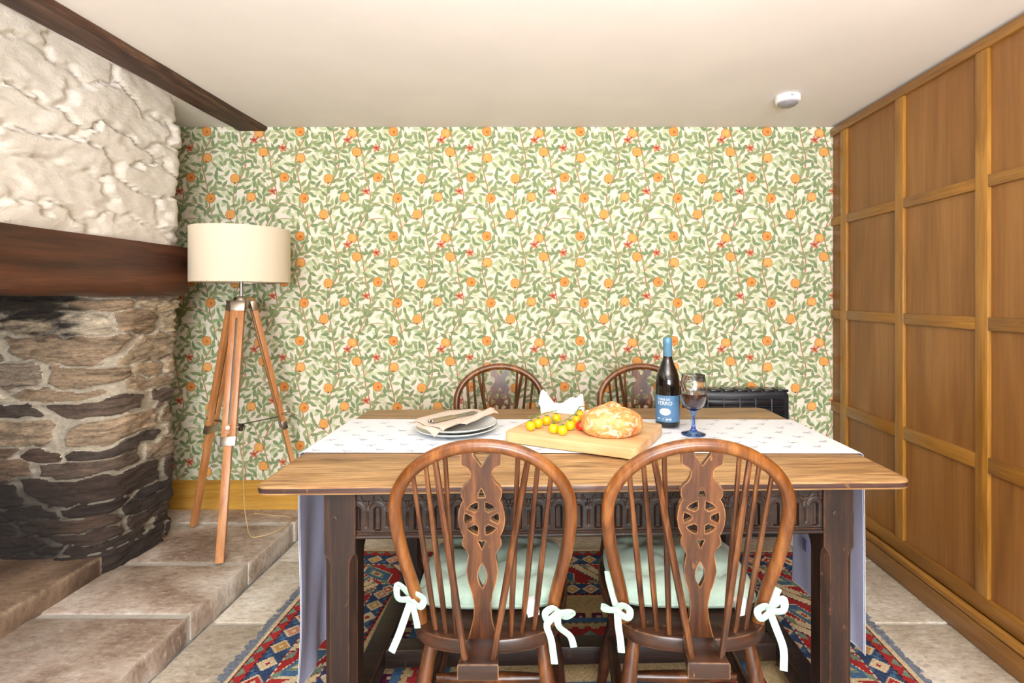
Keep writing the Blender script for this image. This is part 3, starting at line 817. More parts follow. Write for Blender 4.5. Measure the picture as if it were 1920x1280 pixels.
    ca = me.color_attributes.new('Col', 'FLOAT_COLOR', 'CORNER')
    cc = np.concatenate([C.reshape(-1, 3), np.ones((nx * ny, 1))], 1).astype(np.float32)
    ca.data.foreach_set('color', np.repeat(cc, 4, 0).ravel())
    root = empty('rug', (0, 0, 0)); tag(root, 'patterned red, blue and beige flat-woven wool rug under the table', 'rug')
    link_mesh('woven_field', me, M['rug'], root)
    MB().box((x0 + 0.01, y0 + 0.01, 0.0), (x1 - 0.01, y1 - 0.012, 0.0035)).build('backing', M['napkin'], root)
    Rr = random.Random(4)
    for sx, xe in ((-1, x0), (1, x1)):
        f = MB(); y = y0
        while y < y1 - 0.01:
            ln = Rr.uniform(0.018, 0.036); sl = Rr.uniform(-.02, .02); xo = 0.008 * math.sin(y * 3.1)
            w = Rr.uniform(.004, .007); h = Rr.uniform(0.002, 0.005)
            f.add([(xe + xo - sx * .006, y, .0065), (xe + xo - sx * .006, y + w, .0065), (xe + xo + sx * ln, y + w + sl, h), (xe + xo + sx * ln, y + sl, h),
                   (xe + xo - sx * .006, y, .001), (xe + xo - sx * .006, y + w, .001), (xe + xo + sx * ln, y + w + sl, .0008), (xe + xo + sx * ln, y + sl, .0008)],
                  [(0, 1, 2, 3), (4, 7, 6, 5), (0, 3, 7, 4), (1, 5, 6, 2), (3, 2, 6, 7)])
            y += Rr.uniform(.003, .006)
        o = f.build('fringe', M['fringe'], root, 0); o['kind'] = 'stuff'
M['fringe'] = m_plain('grey_fringe', (112, 120, 134), 0.95, var=0.25, scale=90)
rug()

# --- table
TX, TY, TR = 0.088, 1.765, math.radians(1.5)
TZ = 0.76
def t2w(x, y, z=0.0):
    return Vector((TX + x * math.cos(TR) - y * math.sin(TR), TY + x * math.sin(TR) + y * math.cos(TR), z))
tb = empty('dining_table', (TX, TY, 0), TR)
tag(tb, 'old oak refectory table with a carved dark frieze and stop-chamfered legs', 'table')
HX, HY = 0.854, 0.4475
MB().slab(rrect(-HX, -HY, HX, -0.135, 0.035, 6, (1, 1, 0, 0)), TZ - 0.024, TZ, 0.006).build('tabletop_board', M['tabletop'], tb)
MB().slab(rrect(-HX + .002, -0.1345, HX - .002, 0.165, 0.002, 1), TZ - 0.024, TZ - 0.0004, 0.003).build('tabletop_board', M['tabletop'], tb)
MB().slab(rrect(-HX, 0.1655, HX, HY, 0.05, 6, (0, 0, 1, 1)), TZ - 0.024, TZ, 0.006).build('tabletop_board', M['tabletop'], tb)
for bo_ in [o for o in tb.children if o.name.startswith('tabletop_board')]:
    me = bo_.data; me.materials.append(M['table_edge'])
    for p_ in me.polygons:
        if abs(p_.normal.z) < 0.3: p_.material_index = 1
LXs = (-0.648, 0.672); LY = 0.375; LW = 0.041
def leg_mesh(cx, cy):
    rings = [(0.0085, 0.002), (0.125, 0.002), (0.150, 0.017), (0.545, 0.017), (0.560, 0.012), (0.572, 0.002), (TZ - 0.0245, 0.002)]
    V = []; Fc = []
    for (z, c) in rings:
        w = LW
        for (a, b_) in ((w - c, -w), (w, -w + c), (w, w - c), (w - c, w), (-w + c, w), (-w, w - c), (-w, -w + c), (-w + c, -w)):
            V.append((cx + a, cy + b_, z))
    for r in range(len(rings) - 1):
        for k in range(8): Fc.append((r * 8 + k, r * 8 + (k + 1) % 8, (r + 1) * 8 + (k + 1) % 8, (r + 1) * 8 + k))
    Fc += [tuple(range(7, -1, -1)), tuple((len(rings) - 1) * 8 + k for k in range(8))]
    return V, Fc
for cx in LXs:
    for cy in (-LY, LY):
        V, Fc = leg_mesh(cx, cy)
        lg = MB().add(V, Fc).build('leg', M['table_dark'], tb, 25)
        s_ = 1 if cy < 0 else -1
        MB().lathe([(0.006, 0.0), (0.006, 0.002), (0.003, 0.003)], 12, Matrix.Translation((cx - 0.012, cy - s_ * LW, 0.665)) @ Matrix.Rotation(s_ * PI / 2, 4, 'X')).build('peg', M['table_dark_x'], lg)
# carved front frieze: a relief surface
def frieze(xa, xb, z0, z1, y):
    n = int((xb - xa) / 0.0022); m = 62; V = []; Fc = []
    per = 0.053
    for i in range(n + 1):
        x = xa + (xb - xa) * i / n; c = ((x - xa + per / 2) % per) - per / 2; e = ((x - xa) % per) - per / 2
        for j in range(m + 1):
            z = z0 + (z1 - z0) * j / m; h = 0.0; zz = z - z0
            # round-headed flute
            top = 0.075; half = 0.0098
            if 0.022 < zz < top: fl_ = half - abs(c)
            else: fl_ = half - math.hypot(c, zz - (top if zz >= top else 0.022 + 0) * 1.0) if zz >= top else -1
            if fl_ > 0: h -= min(0.010, fl_ * 2.6)
            # thin gouge between the flutes
            if 0.030 < zz < 0.070 and abs(e) < 0.0035: h -= 0.004 * (1 - abs(e) / 0.0035)
            # interlaced arch lines above
            r1 = math.hypot(c, zz - 0.078); r2 = math.hypot(e, zz - 0.112)
            if zz > 0.078:
                for r_, q in ((r1, 0.0215), (r2, 0.017)):
                    if abs(r_ - q) < 0.0028 and (r_ is r1 or zz < 0.112): h -= 0.0035 * (1 - abs(r_ - q) / 0.0028)
            if zz > 0.085 and abs(e) < 0.004 and zz < 0.100: h -= 0.004
            # bottom bead and grooves
            if zz < 0.012: h += 0.006 * math.sin(PI * zz / 0.012)
            elif zz < 0.015: h -= 0.002
            V.append((x, y - h, z))
    W = m + 1
    for i in range(n):
        for j in range(m): Fc.append((i * W + j, (i + 1) * W + j, (i + 1) * W + j + 1, i * W + j + 1))
    return V, Fc
ax0, ax1 = LXs[0] + LW + .0003, LXs[1] - LW - .0003
V, Fc = frieze(ax0, ax1, 0.606, TZ - 0.0245, -LY - LW + 0.008)
fz = MB().add(V, Fc).build('carved_frieze', M['table_dark_x'], tb, 60)
MB().box((ax0, -LY - LW + 0.020, 0.608), (ax1, -LY - LW + 0.044, TZ - 0.0245)).build('frieze_backing', M['table_dark_x'], fz)
MB().box((ax0, LY - 0.012, 0.606), (ax1, LY + LW - 0.008, TZ - 0.0245), 0.002).build('apron', M['table_dark_x'], tb)
for cx in LXs:
    MB().box((cx - 0.014, -LY + LW, 0.606), (cx + 0.014, LY - LW, TZ - 0.0245), 0.002).build('apron', M['table_dark_x'], tb)
    MB().box((cx - 0.032, -LY + LW - .001, 0.058), (cx + 0.032, LY - LW + .001, 0.122), 0.004).build('side_stretcher', M['table_dark_x'], tb)
MB().box((LXs[0] + 0.032, -0.125, 0.062), (LXs[1] - 0.032, -0.065, 0.120), 0.004).build('long_stretcher', M['table_dark_x'], tb)

# --- runner
def runner():
    root = empty('table_runner', (TX, TY, 0), TR)
    tag(root, 'white printed cotton table runner hanging over both table ends', 'table runner')
    y0, y1 = -0.195, 0.233
    def path(off, zl, zr):
        p = []; R_ = 0.010 + off; xe = HX + 0.002
        for z in np.linspace(zl, TZ - 0.012, 34): p.append((-xe - R_ + 0.002, z, -1))
        for k in range(1, 6):
            a = PI - 0.5 * PI * k / 6; p.append((-xe + 0.002 + R_ * math.cos(a), TZ - 0.010 + 0.0015 + R_ * math.sin(a), 0))
        for x in np.linspace(-xe + 0.004, xe - 0.004, 70): p.append((x, TZ + 0.0015 + off, 0))
        for k in range(1, 6):
            a = 0.5 * PI - 0.5 * PI * k / 6; p.append((xe - 0.002 + R_ * math.cos(a), TZ - 0.010 + 0.0015 + R_ * math.sin(a), 0))
        for z in np.linspace(TZ - 0.012, zr, 34): p.append((xe + R_ - 0.002, z, 1))
        return p
    def sheet(off, thick, name, mat, parent, inset=0.0, zl=0.03, zr=0.14):
        P = path(off, zl, zr); nv = 22; V = []; Fc = []; n = len(P)
        for lay in (0, 1):
            for (x, z, s) in P:
                for k in range(nv + 1):
                    f = k / nv; y = y0 + inset + (y1 - y0 - 2 * inset) * f
                    drop = max(0.0, TZ - 0.03 - z) if s else 0.0
                    w = 0.007 * drop / 0.6 * (1.6 * math.sin(f * 9 + 4 * drop * s) + 0.8 * math.sin(f * 17 + 2 + 6 * drop)) if s else 0.0012 * max(0, math.sin(x * 5.1 + 1.0)) * math.sin(f * 7 + x * 3)
                    w = w + 0.006 * drop if s else abs(w)
                    yy = y - 0.05 * drop * (0.5 - f) * (1 if s < 0 else -0.3) - 0.026 * x / HX
                    th = thick * lay
                    if s: V.append((x + s * (w + th), yy, z))
                    else: V.append((x, yy, z + w + th))
        W = nv + 1; L = n * W
        for i in range(n - 1):
            for k in range(nv):
                a = i * W + k
                Fc.append((a, a + 1, a + W + 1, a + W)); Fc.append((L + a, L + a + W, L + a + W + 1, L + a + 1))
            for k in (0, nv):
                a = i * W + k; q = (a, a + W, L + a + W, L + a); Fc.append(q if k == 0 else q[::-1])
        for i in (0, n - 1):
            for k in range(nv):
                a = i * W + k; q = (a, L + a, L + a + 1, a + 1); Fc.append(q if i == 0 else q[::-1])
        return MB().add(V, Fc).build(name, mat, parent, 60)
    sheet(0.0013, 0.0012, 'cotton_face', M['linen'], root)
    sheet(0.0, 0.0011, 'lining', M['lining'], root, 0.006, 0.036, 0.146)
    # small grey sketched motifs
    Rr = random.Random(8); pr = MB(); zt = TZ + 0.0015 + 0.0013 + 0.0012 + 0.0026
    def stroke(pts, w):
        m = len(pts); L = []; Q = []
        for i in range(m):
            a = Vector(pts[max(i - 1, 0)]); b_ = Vector(pts[min(i + 1, m - 1)]); d = (b_ - a).normalized(); ww = w * (0.4 + 0.6 * math.sin(PI * (i + .5) / m))
            L.append((pts[i][0] - d.y * ww, pts[i][1] + d.x * ww)); Q.append((pts[i][0] + d.y * ww, pts[i][1] - d.x * ww))
        V = [(x, y, zt) for (x, y) in L] + [(x, y, zt) for (x, y) in Q]
        pr.add(V, [(m + i, m + i + 1, i + 1, i) for i in range(m - 1)])
    j = 0; y = y0 + 0.03
    while y < y1 - 0.02:
        x = -HX + 0.04 + (0.05 if j % 2 else 0)
        while x < HX - 0.03:
            cx, cy = x + Rr.uniform(-.008, .008), y + Rr.uniform(-.006, .006); f = Rr.choice((-1, 1))
            stroke([(cx - f * .016, cy - .002), (cx - f * .006, cy + .003), (cx + f * .004, cy + .002), (cx + f * .012, cy + .006)], .0016)
            stroke([(cx - f * .002, cy + .002), (cx + f * .003, cy - .006), (cx + f * .010, cy - .010)], .0010)
            stroke([(cx + f * .010, cy + .006), (cx + f * .016, cy + .012), (cx + f * .019, cy + .012)], .0012)
            x += 0.098
        y += 0.058; j += 1
    pr.build('printed_motifs', M['ink'], root, 0)['kind'] = 'stuff'
    MB().box((HX + 0.0042, 0.10, 0.30), (HX + 0.0056, 0.128, 0.345)).build('care_label', M['care'], root)
M['care'] = m_plain('care_label', (120, 122, 168), 0.8, var=0.25, scale=200)
runner()

# --- wheel-back chairs
def make_chair():
    root = empty('wheelback_chair')
    SZ = 0.44
    def bow_pt(t_or_pair):
        u, t = t_or_pair; return Vector((u, -0.135 - 0.10 * t, SZ + 0.475 * t))
    half = [(0.158, -0.03), (0.162, 0.05), (0.1735, 0.19), (0.189, 0.33), (0.2005, 0.46), (0.2062, 0.57), (0.2066, 0.63)]
    ell = [(0.2066 * math.cos(a), 0.63 + 0.342 * math.sin(a)) for a in np.linspace(0.12, PI / 2, 12)]
    hp = half + ell; full = [(-u, t) for (u, t) in hp] + [(u, t) for (u, t) in hp[::-1][1:]]
    path = smooth_path([bow_pt(p) for p in full], 3)
    MB().tube(path, [0.0155] * len(path), 14, ref=(0, 1, 0), flat=0.92).build('bow', M['chair_bow'], root)
    def on_bow(u):
        a = math.acos(min(1, u / 0.2066)); return bow_pt((u, 0.63 + 0.342 * math.sin(a)))
    for s in (-1, 1):
        for (ut, ub, yb) in ((0.161, 0.118, -0.163), (0.130, 0.090, -0.176), (0.084, 0.064, -0.188)):
            a = Vector((s * ub, yb, SZ - 0.008)); q = on_bow(ut); q.x *= s
            pts = [a.lerp(q, k / 8) for k in range(9)]
            MB().tube(pts, [0.0058 + 0.0014 * math.sin(PI * min(1, k / 6)) for k in range(9)], 8).build('spindle', M['spindle'], root)
        a = Vector((s * 0.030, -0.268, SZ - 0.008)); q = on_bow(0.108); q.x *= s
        pts = [a.lerp(q, k / 10) for k in range(11)]
        MB().tube(pts, [0.0068 + 0.0016 * math.sin(PI * k / 10) for k in range(11)], 8).build('brace_stick', M['spindle'], root)
    # pierced splat, outline in metres (x across, y up the splat)
    k = 0.465
    prof = [(0.036, 0.0), (0.030, 0.02), (0.022, 0.055), (0.0195, 0.085), (0.024, 0.115), (0.033, 0.145), (0.037, 0.170), (0.034, 0.195), (0.0315, 0.208), (0.036, 0.220),
            (0.045, 0.232), (0.0455, 0.244), (0.042, 0.254), (0.0465, 0.262), (0.052, 0.278), (0.054, 0.297), (0.052, 0.316), (0.047, 0.332), (0.0415, 0.340),
            (0.0465, 0.348), (0.0475, 0.362), (0.041, 0.374), (0.032, 0.382), (0.0255, 0.394), (0.025, 0.406), (0.030, 0.414), (0.036, 0.418), (0.0455, 0.422), (0.0465, 0.430), (0.0465, 0.468)]
    out = [(x, y) for (x, y) in prof] + [(0.018, 0.468), (0.018, 0.446), (0.0, 0.420), (-0.018, 0.446), (-0.018, 0.468)] + [(-x, y) for (x, y) in prof[::-1]]
    holes = []
    wc = 0.297
    for deg in (0, 56, 124, 180, 236, 304):
        a = math.radians(deg); h = []; da = 0.33 if deg in (0, 180) else 0.38
        for f in np.linspace(-1, 1, 6): h.append((0.040 * math.cos(a + da * f), wc + 0.040 * math.sin(a + da * f)))
        for f in (0.55, -0.55): h.append((0.0215 * math.cos(a + da * f), wc + 0.0215 * math.sin(a + da * f)))
        holes.append(h)
    holes.append([(-0.009, wc + 0.050), (0.009, wc + 0.050), (0.005, wc + 0.062), (0.0, wc + 0.072), (-0.005, wc + 0.062)])
    holes.append([(-0.009, wc - 0.052), (0.0, wc - 0.074), (0.009, wc - 0.052), (0.0, wc - 0.055)])
    holes.append([(0.0105 * math.sin(PI * f) if f <= 1 else -0.0105 * math.sin(PI * (f - 1)), 0.128 + 0.062 * (f if f <= 1 else 2 - f)) for f in np.linspace(0, 1.9, 20)])
    V, Fc = filled_curve([out] + holes, 0.013)
    b0 = Vector((0, -0.195, SZ - 0.004)); dv = (Vector((0, -0.2315, SZ + 0.463)) - b0); Ls = dv.length; dv.normalize(); nn = Vector((1, 0, 0)).cross(dv)
    V2 = [b0 + Vector((1, 0, 0)) * v.x + dv * (v.y * Ls / 0.468) + nn * v.z for v in V]
    MB().add(V2, Fc).build('wheel_splat', M['chair'], root, 30)
    # seat
    so = [(0, -0.207), (0.055, -0.203), (0.105, -0.193), (0.152, -0.168), (0.182, -0.12), (0.198, -0.04), (0.206, 0.05), (0.204, 0.13), (0.190, 0.185), (0.15, 0.207), (0.08, 0.213)]
    loop = so + [(0, 0.214)] + [(-x, y) for (x, y) in so[1:][::-1]]
    st_ = MB().slab(smooth_loop(loop, 3), SZ - 0.036, SZ, 0.008).build('seat', M['chair_dark'], root)
    MB().slab([(-0.045, -0.286), (0.045, -0.286), (0.036, -0.200), (-0.036, -0.200)], SZ - 0.036, SZ + 0.001, 0.004).build('seat_tail', M['chair_dark'], st_)
    # legs and stretchers
    feet = {}
    for sx in (-1, 1):
        for sy in (-1, 1):
            a = Vector((sx * 0.135, 0.135 if sy > 0 else -0.125, SZ - 0.034)); b_ = Vector((sx * 0.195, 0.195 if sy > 0 else -0.205, 0.0110))
            prof_ = [(0.0, .0155), (.10, .0175), (.20, .0205), (.23, .0195), (.245, .0160), (.26, .0205), (.31, .0225), (.345, .0205), (.355, .0165), (.37, .0190), (.385, .0180), (.40, .0165), (.55, .0200), (.68, .0205), (.82, .0175), (1.0, .0125)]
            if sy < 0: prof_ = [(0.0, .015), (.2, .018), (.45, .0205), (.65, .0195), (.85, .016), (1.0, .0125)]
            MB().tube([a.lerp(b_, f) for f, _ in prof_], [r for _, r in prof_], 12).build('leg', M['chair_dark'] if sy > 0 else M['chair'], root)
            feet[(sx, sy)] = (a, b_)
    mids = []
    for sx in (-1, 1):
        p = feet[(sx, -1)][0].lerp(feet[(sx, -1)][1], 0.52); q = feet[(sx, 1)][0].lerp(feet[(sx, 1)][1], 0.52); mids.append(p.lerp(q, 0.5))
        MB().tube([p.lerp(q, f / 8) for f in range(9)], [.009 + .007 * math.sin(PI * f / 8) for f in range(9)], 10).build('side_stretcher', M['chair_dark'], root)
    MB().tube([mids[0].lerp(mids[1], f / 8) for f in range(9)], [.009 + .006 * math.sin(PI * f / 8) for f in range(9)], 10).build('cross_stretcher', M['chair'], root)
    return root
ch0 = make_chair()
spots = [(-0.158, 1.400, 0.0, 'dark wooden wheel-back chair in the left foreground, back to the viewer'),
         (0.352, 1.405, math.radians(-1.0), 'dark wooden wheel-back chair in the right foreground, back to the viewer'),
         (-0.245, 2.268, PI, 'wheel-back chair on the far side, behind the plates and the white napkin'),
         (0.452, 2.272, PI + math.radians(2), 'wheel-back chair on the far side, behind the wine bottle')]
chairs = []
for i, (x, y, rz, lab) in enumerate(spots):
    o = ch0 if i == 0 else copy_tree(ch0)
    o.location = (x, y, 0.0); o.rotation_euler = (0, 0, rz); tag(o, lab, 'chair', 'wheel-back chairs around the table'); chairs.append(o)
chairs[1].scale = (1.03, 1.0, 1.0)

# --- cushions on the two near chairs
def cushion(ch, label, ties, seed):
    root = empty('seat_cushion', ch.location + Vector((0, 0, 0.4405)), ch.rotation_euler.z)
    tag(root, label, 'cushion', 'mint seat cushions')
    n = 36; V = []; Fc = []; idx = {}
    tufts = [(-.5, .5), (.5, .5), (0, 0), (-.5, -.45), (.5, -.45)]
    def pt(s, t, top):
        x = 0.200 * s * (1 - 0.06 * (1 - t) * 0.5) * (1 - 0.05 * t * t); y = 0.045 + 0.163 * t * (1 - 0.05 * s * s)
        r = max(abs(s), abs(t)); cr = (abs(s) * abs(t)) ** 4; x *= 1 - 0.07 * cr; y = 0.045 + (y - 0.045) * (1 - 0.07 * cr)
        e = max(0.0, (1 - s ** 6) * (1 - t ** 6)) ** 0.5
        z = 0.026 + (0.044 if top else -0.025) * e
        if top:
            for (a, b_) in tufts: z -= 0.024 * math.exp(-((s - a) ** 2 + (t - b_) ** 2) / 0.018) * e
            z += 0.005 * noise.noise(Vector((s * 2.2 + seed, t * 2.2, 0))) * e
            for (a, b_) in tufts:
                an = math.atan2(t - b_, s - a); rr = math.hypot(s - a, t - b_)
                z += 0.0022 * math.sin(an * 6) * math.exp(-((rr - .22) / .12) ** 2) * e
        return (x, y, z)
    for top in (1, 0):
        for i in range(n + 1):
            for j in range(n + 1):
                edge = i in (0, n) or j in (0, n)
                if edge and not top: idx[(0, i, j)] = idx[(1, i, j)]; continue
                idx[(top, i, j)] = len(V); V.append(pt(-1 + 2 * i / n, -1 + 2 * j / n, top))
        for i in range(n):
            for j in range(n):
                q = (idx[(top, i, j)], idx[(top, i + 1, j)], idx[(top, i + 1, j + 1)], idx[(top, i, j + 1)])
                Fc.append(q if top else q[::-1])
    MB().add(V, Fc).build('pad', M['cushion'], root, 80)
    rim = [pt(s, -1, 1) for s in np.linspace(-1, 1, 20)] + [pt(1, t, 1) for t in np.linspace(-1, 1, 20)[1:]] + [pt(s, 1, 1) for s in np.linspace(1, -1, 20)[1:]] + [pt(-1, t, 1) for t in np.linspace(1, -1, 20)[1:]]
    MB().tube(rim, 0.0035, 6, caps=False).build('piping', M['cushion'], root)
    for (a, b_) in tufts:
        p = pt(a, b_, 1); MB().lathe([(0.009, -0.002), (0.009, 0.0015), (0.005, 0.0035)], 12, Matrix.Translation(p)).build('button', M['cushion'], root)
    for strokes in ties:
        tm = MB()
        for pts in strokes:
            pp = smooth_path([Vector(p) - Vector((0, 0, 0.4405)) for p in pts], 5)
            tm.tube(pp, 0.0088, 8, ref=(0.25, 1, 0.15), flat=0.13)
        k = Vector(strokes[0][0]) - Vector((0, 0, 0.4405))
        tm.tube([k + Vector((-.007, 0, .007)), k, k + Vector((.007, 0, -.007))], [.006, .0095, .006], 8)
        tm.build('tie_bow', M['ribbon'], root, 60)
    MB().box((0.108, -0.166, 0.001), (0.136, -0.150, 0.040), 0.0, Matrix.Rotation(-0.25, 4, 'Y')).build('care_label', M['white_cloth'], root)
    return root
def tie_pair(k, sgn, up, tails):
    """loops and tails from knot k"""
    x, y, z = k
    return [[(x, y, z), (x + sgn * .018, y - .004, z + .022 + up), (x + sgn * .034, y - .004, z + .030 + up), (x + sgn * .030, y - .010, z + .006), (x, y - .004, z)],
            [(x, y, z), (x - sgn * .012, y - .010, z + .016), (x - sgn * .030, y - .006, z + .002), (x - sgn * .024, y - .014, z - .012), (x, y - .006, z - .002)]] + \
           [[(x, y - .003, z)] + t for t in tails] + [[(x, y, z), (x - sgn * .012, y + .022, z + .004), (x - sgn * .022, y + .05, z + .004)]]
kl = (-0.179, -0.155, 0.508); kr = (0.176, -0.155, 0.474)
tl = tie_pair(kl, -1, .004, [[(-.192, -.165, .47), (-.205, -.172, .432), (-.222, -.176, .392)], [(-.170, -.168, .485), (-.163, -.172, .462), (-.160, -.174, .448)]])
tr = tie_pair(kr, 1, -.03, [[(.150, -.172, .455), (.160, -.182, .425), (.168, -.188, .372)], [(.178, -.170, .45), (.205, -.176, .43), (.214, -.178, .405)]])
cushion(chairs[0], 'tufted mint green seat cushion tied to the left foreground chair', [tl, tr], 1.0)
kl = (-0.186, -0.155, 0.476); kr = (0.183, -0.155, 0.478)
tl = tie_pair(kl, -1, -.02, [[(-.184, -.165, .44), (-.180, -.172, .412), (-.178, -.176, .385)], [(-.196, -.150, .51), (-.204, -.148, .54), (-.208, -.146, .565)]])
tr = tie_pair(kr, 1, .0, [[(.196, -.168, .44), (.208, -.178, .40), (.206, -.184, .352)], [(.190, -.160, .50), (.198, -.160, .522), (.204, -.160, .535)]])
cushion(chairs[1], 'tufted mint green seat cushion tied to the right foreground chair', [tl, tr], 6.0)

# --- tripod floor lamp
def lamp():
    cx, cy = -1.503, 2.49; root = empty('floor_lamp', (cx, cy, STEP_Z)); tag(root, 'wooden tripod floor lamp with a cream drum shade', 'floor lamp')
    zh = 1.145
    R0, R1, z0, z1 = 0.2135, 0.2115, 1.222, 1.480
    MB().lathe([(R0, z0), (R0, z1), (R1, z1), (R1, z0), (R0, z0)], 64, close=False).build('shade', M['shade'], root)
    for z in (z0 + .002, z1 - .002): MB().tube([(R1 * math.cos(a), R1 * math.sin(a), z) for a in np.linspace(0, 2 * PI, 49)], 0.0022, 6, caps=False).build('shade_ring', M['nickel'], root)
    for k in range(3): MB().tube([(R1 * math.cos(2.1 * k), R1 * math.sin(2.1 * k), z0 + .002), (0.016 * math.cos(2.1 * k), 0.016 * math.sin(2.1 * k), z0 + .03)], 0.0018, 6).build('shade_spoke', M['nickel'], root)
    MB().tube([(0, 0, zh - 0.06), (0, 0, z0 + 0.05)], 0.0075, 14).build('pole', M['nickel'], root)
    MB().lathe([(0.014, z0 + .03), (0.019, z0 + .035), (0.019, z0 + .085), (0.014, z0 + .09)], 16).build('bulb_socket', M['white_plastic'], root)
    MB().lathe([(0.010, zh - .055), (0.036, zh - .05), (0.038, zh - .02), (0.030, zh + .004), (0.012, zh + .010)], 20).build('hub', M['nickel'], root)
    for fx, fy in ((-1.418, 2.195), (-1.786, 2.56), (-1.288, 2.70)):
        a = math.atan2(fy - cy, fx - cx); rad = Vector((math.cos(a), math.sin(a), 0)); tan = Vector((-math.sin(a), math.cos(a), 0))
        top = rad * 0.044 + Vector((0, 0, zh - 0.012)); foot = rad * math.hypot(fx - cx, fy - cy)
        ax = (foot - top); L = ax.length; ax.normalize(); nr = tan.cross(ax)
        if nr.dot(rad) < 0: nr = -nr
        B = Matrix(((tan.x, nr.x, ax.x, top.x), (tan.y, nr.y, ax.y, top.y), (tan.z, nr.z, ax.z, top.z), (0, 0, 0, 1)))
        lu = 0.545 * L
        leg = MB()
        for s in (-1, 1): leg.box((s * 0.0165 - 0.0125, -0.011, 0.03), (s * 0.0165 + 0.0125, 0.011, lu), 0.0015, B)
        leg.box((-0.005, -0.010, 0.03), (0.005, 0.010, 0.085), 0.0, B); leg.box((-0.005, -0.010, lu - 0.06), (0.005, 0.010, lu), 0.0, B)
        lo = leg.build('leg', M['lamp_wood'], root)
        lw = MB().box((-0.0165, -0.010, lu - 0.02), (0.0165, 0.010, L - 0.010), 0.002, B); lw.build('lower_leg', M['lamp_wood'], lo)
        MB().box((-0.004, -0.006, 0.085), (0.004, 0.004, lu - 0.06), 0.0, B).build('slot_infill', M['dark_metal'], lo)  # dark infill strip inset in the leg slot
        MB().box((-0.030, -0.0125, 0.0), (0.030, 0.0125, 0.050), 0.002, B).build('top_bracket', M['nickel'], lo)
        MB().box((-0.0305, -0.0128, lu - 0.006), (0.0305, 0.0128, lu + 0.036), 0.002, B).build('clamp', M['nickel'], lo)
        MB().tube([B @ Vector((-0.034, 0, lu - .045)), B @ Vector((0.038, 0, lu - .045))], 0.004, 8).tube([B @ Vector((0, 0.010, lu - .045)), B @ Vector((0, 0.026, lu - .045))], [0.004, 0.009], 8).build('wing_bolt', M['nickel'], lo)
        p = B @ Vector((0, -0.012, lu - .03)); MB().tube([p, Vector((0, 0, p.z - 0.01))], 0.0032, 8).build('brace_rod', M['dark_metal'], root)
    MB().lathe([(0.008, 0.50), (0.014, 0.505), (0.014, 0.53), (0.008, 0.535)], 14).build('brace_hub', M['dark_metal'], root)
    cw = [(-1.49, 2.485, 0.61), (-1.50, 2.50, 0.42), (-1.50, 2.51, 0.22), (-1.485, 2.51, 0.115), (-1.455, 2.475, 0.0945), (-1.41, 2.445, 0.0945), (-1.345, 2.50, 0.0945), (-1.325, 2.60, 0.0945), (-1.36, 2.67, 0.0945), (-1.46, 2.69, 0.0945), (-1.57, 2.715, 0.0945)]
    MB().tube(smooth_path([Vector(p) - Vector((cx, cy, STEP_Z)) for p in cw], 6), 0.0026, 6).build('flex_cord', M['cord'], root)
lamp()

# --- heater against the back wall
def heater():
    cx, cy = 1.005, 2.690; w, dp, h = 0.232, 0.055, 0.757
    root = empty('heater', (cx, cy, 0)); tag(root, 'black gridded room heater against the papered wall behind the table', 'heater')
    V = [];  # rounded-top cabinet
    out = [(-w, 0.03), (w, 0.03), (w, h - 0.035)] + [(w - .035 + .035 * math.cos(a), h - .035 + .035 * math.sin(a)) for a in np.linspace(0, PI / 2, 7)[1:]] + [(-w + .035 + .035 * math.cos(a), h - .035 + .035 * math.sin(a)) for a in np.linspace(PI / 2, PI, 7)]
    Mx = Matrix(((1, 0, 0, 0), (0, 0, -1, 0), (0, 1, 0, 0), (0, 0, 0, 1)))
    MB().slab(out, -dp, dp - 0.012, 0.012, Mx).build('cabinet', M['black'], root)
    MB().box((-w + .01, -dp + .01, 0.0005), (w - .01, dp - .01, 0.032), 0.004).build('plinth', M['black'], root)
    pitch = 0.082; x = -w + 0.036
    while x < w - 0.02:
        MB().box((x - 0.0016, -dp - 0.008, 0.12), (x + 0.0016, -dp + 0.013, h - 0.040), 0.0005).build('grille_bar', M['grey_bar'], root)
        x += pitch
    for k in range(16):
        z = h - 0.045 - 0.040 * k
        MB().box((-w + 0.032, -dp - 0.004, z - 0.031), (w - 0.032, -dp + 0.014, z), 0.006).build('louvre', M['black_gloss'], root)
    x = -w + 0.055
    while x < w - 0.03:
        MB().box((x, -dp + 0.004, h - 0.006), (x + 0.052, dp - 0.02, h + 0.006), 0.003).build('top_fin', M['black_gloss'], root)
        x += pitch * 0.85
heater()

# ================================================================== things on the table
ZT = TZ + 0.0062            # top of the runner
def on_table(px, py, z):
    Y = (EYE - z) * F / (py - PY); return ((px - PX) * Y / F, Y)

# plates
pc = (-0.330, 1.812)
for k, (r, lab) in enumerate(((0.142, 'larger white plate, lower of the stacked pair under the napkin'), (0.136, 'white plate with a raised rim, upper of the stacked pair'))):
    z = ZT + 0.0005 + 0.0125 * k
    prof = [(0.030, 0.002), (r * .60, 0.0), (r * .64, 0.002), (r * .80, 0.008), (r * .985, 0.018), (r, 0.0195), (r * .99, 0.0215), (r * .80, 0.0125), (r * .63, 0.0060), (0.030, 0.0050)]
    o = MB().lathe(prof, 56).build('plate', M['china']); o.location = (pc[0] + 0.004 * k, pc[1] - 0.003 * k, z)
    tag(o, lab, 'plate', 'stacked dinner plates')
ZP = ZT + 0.0356            # rim height of the upper plate

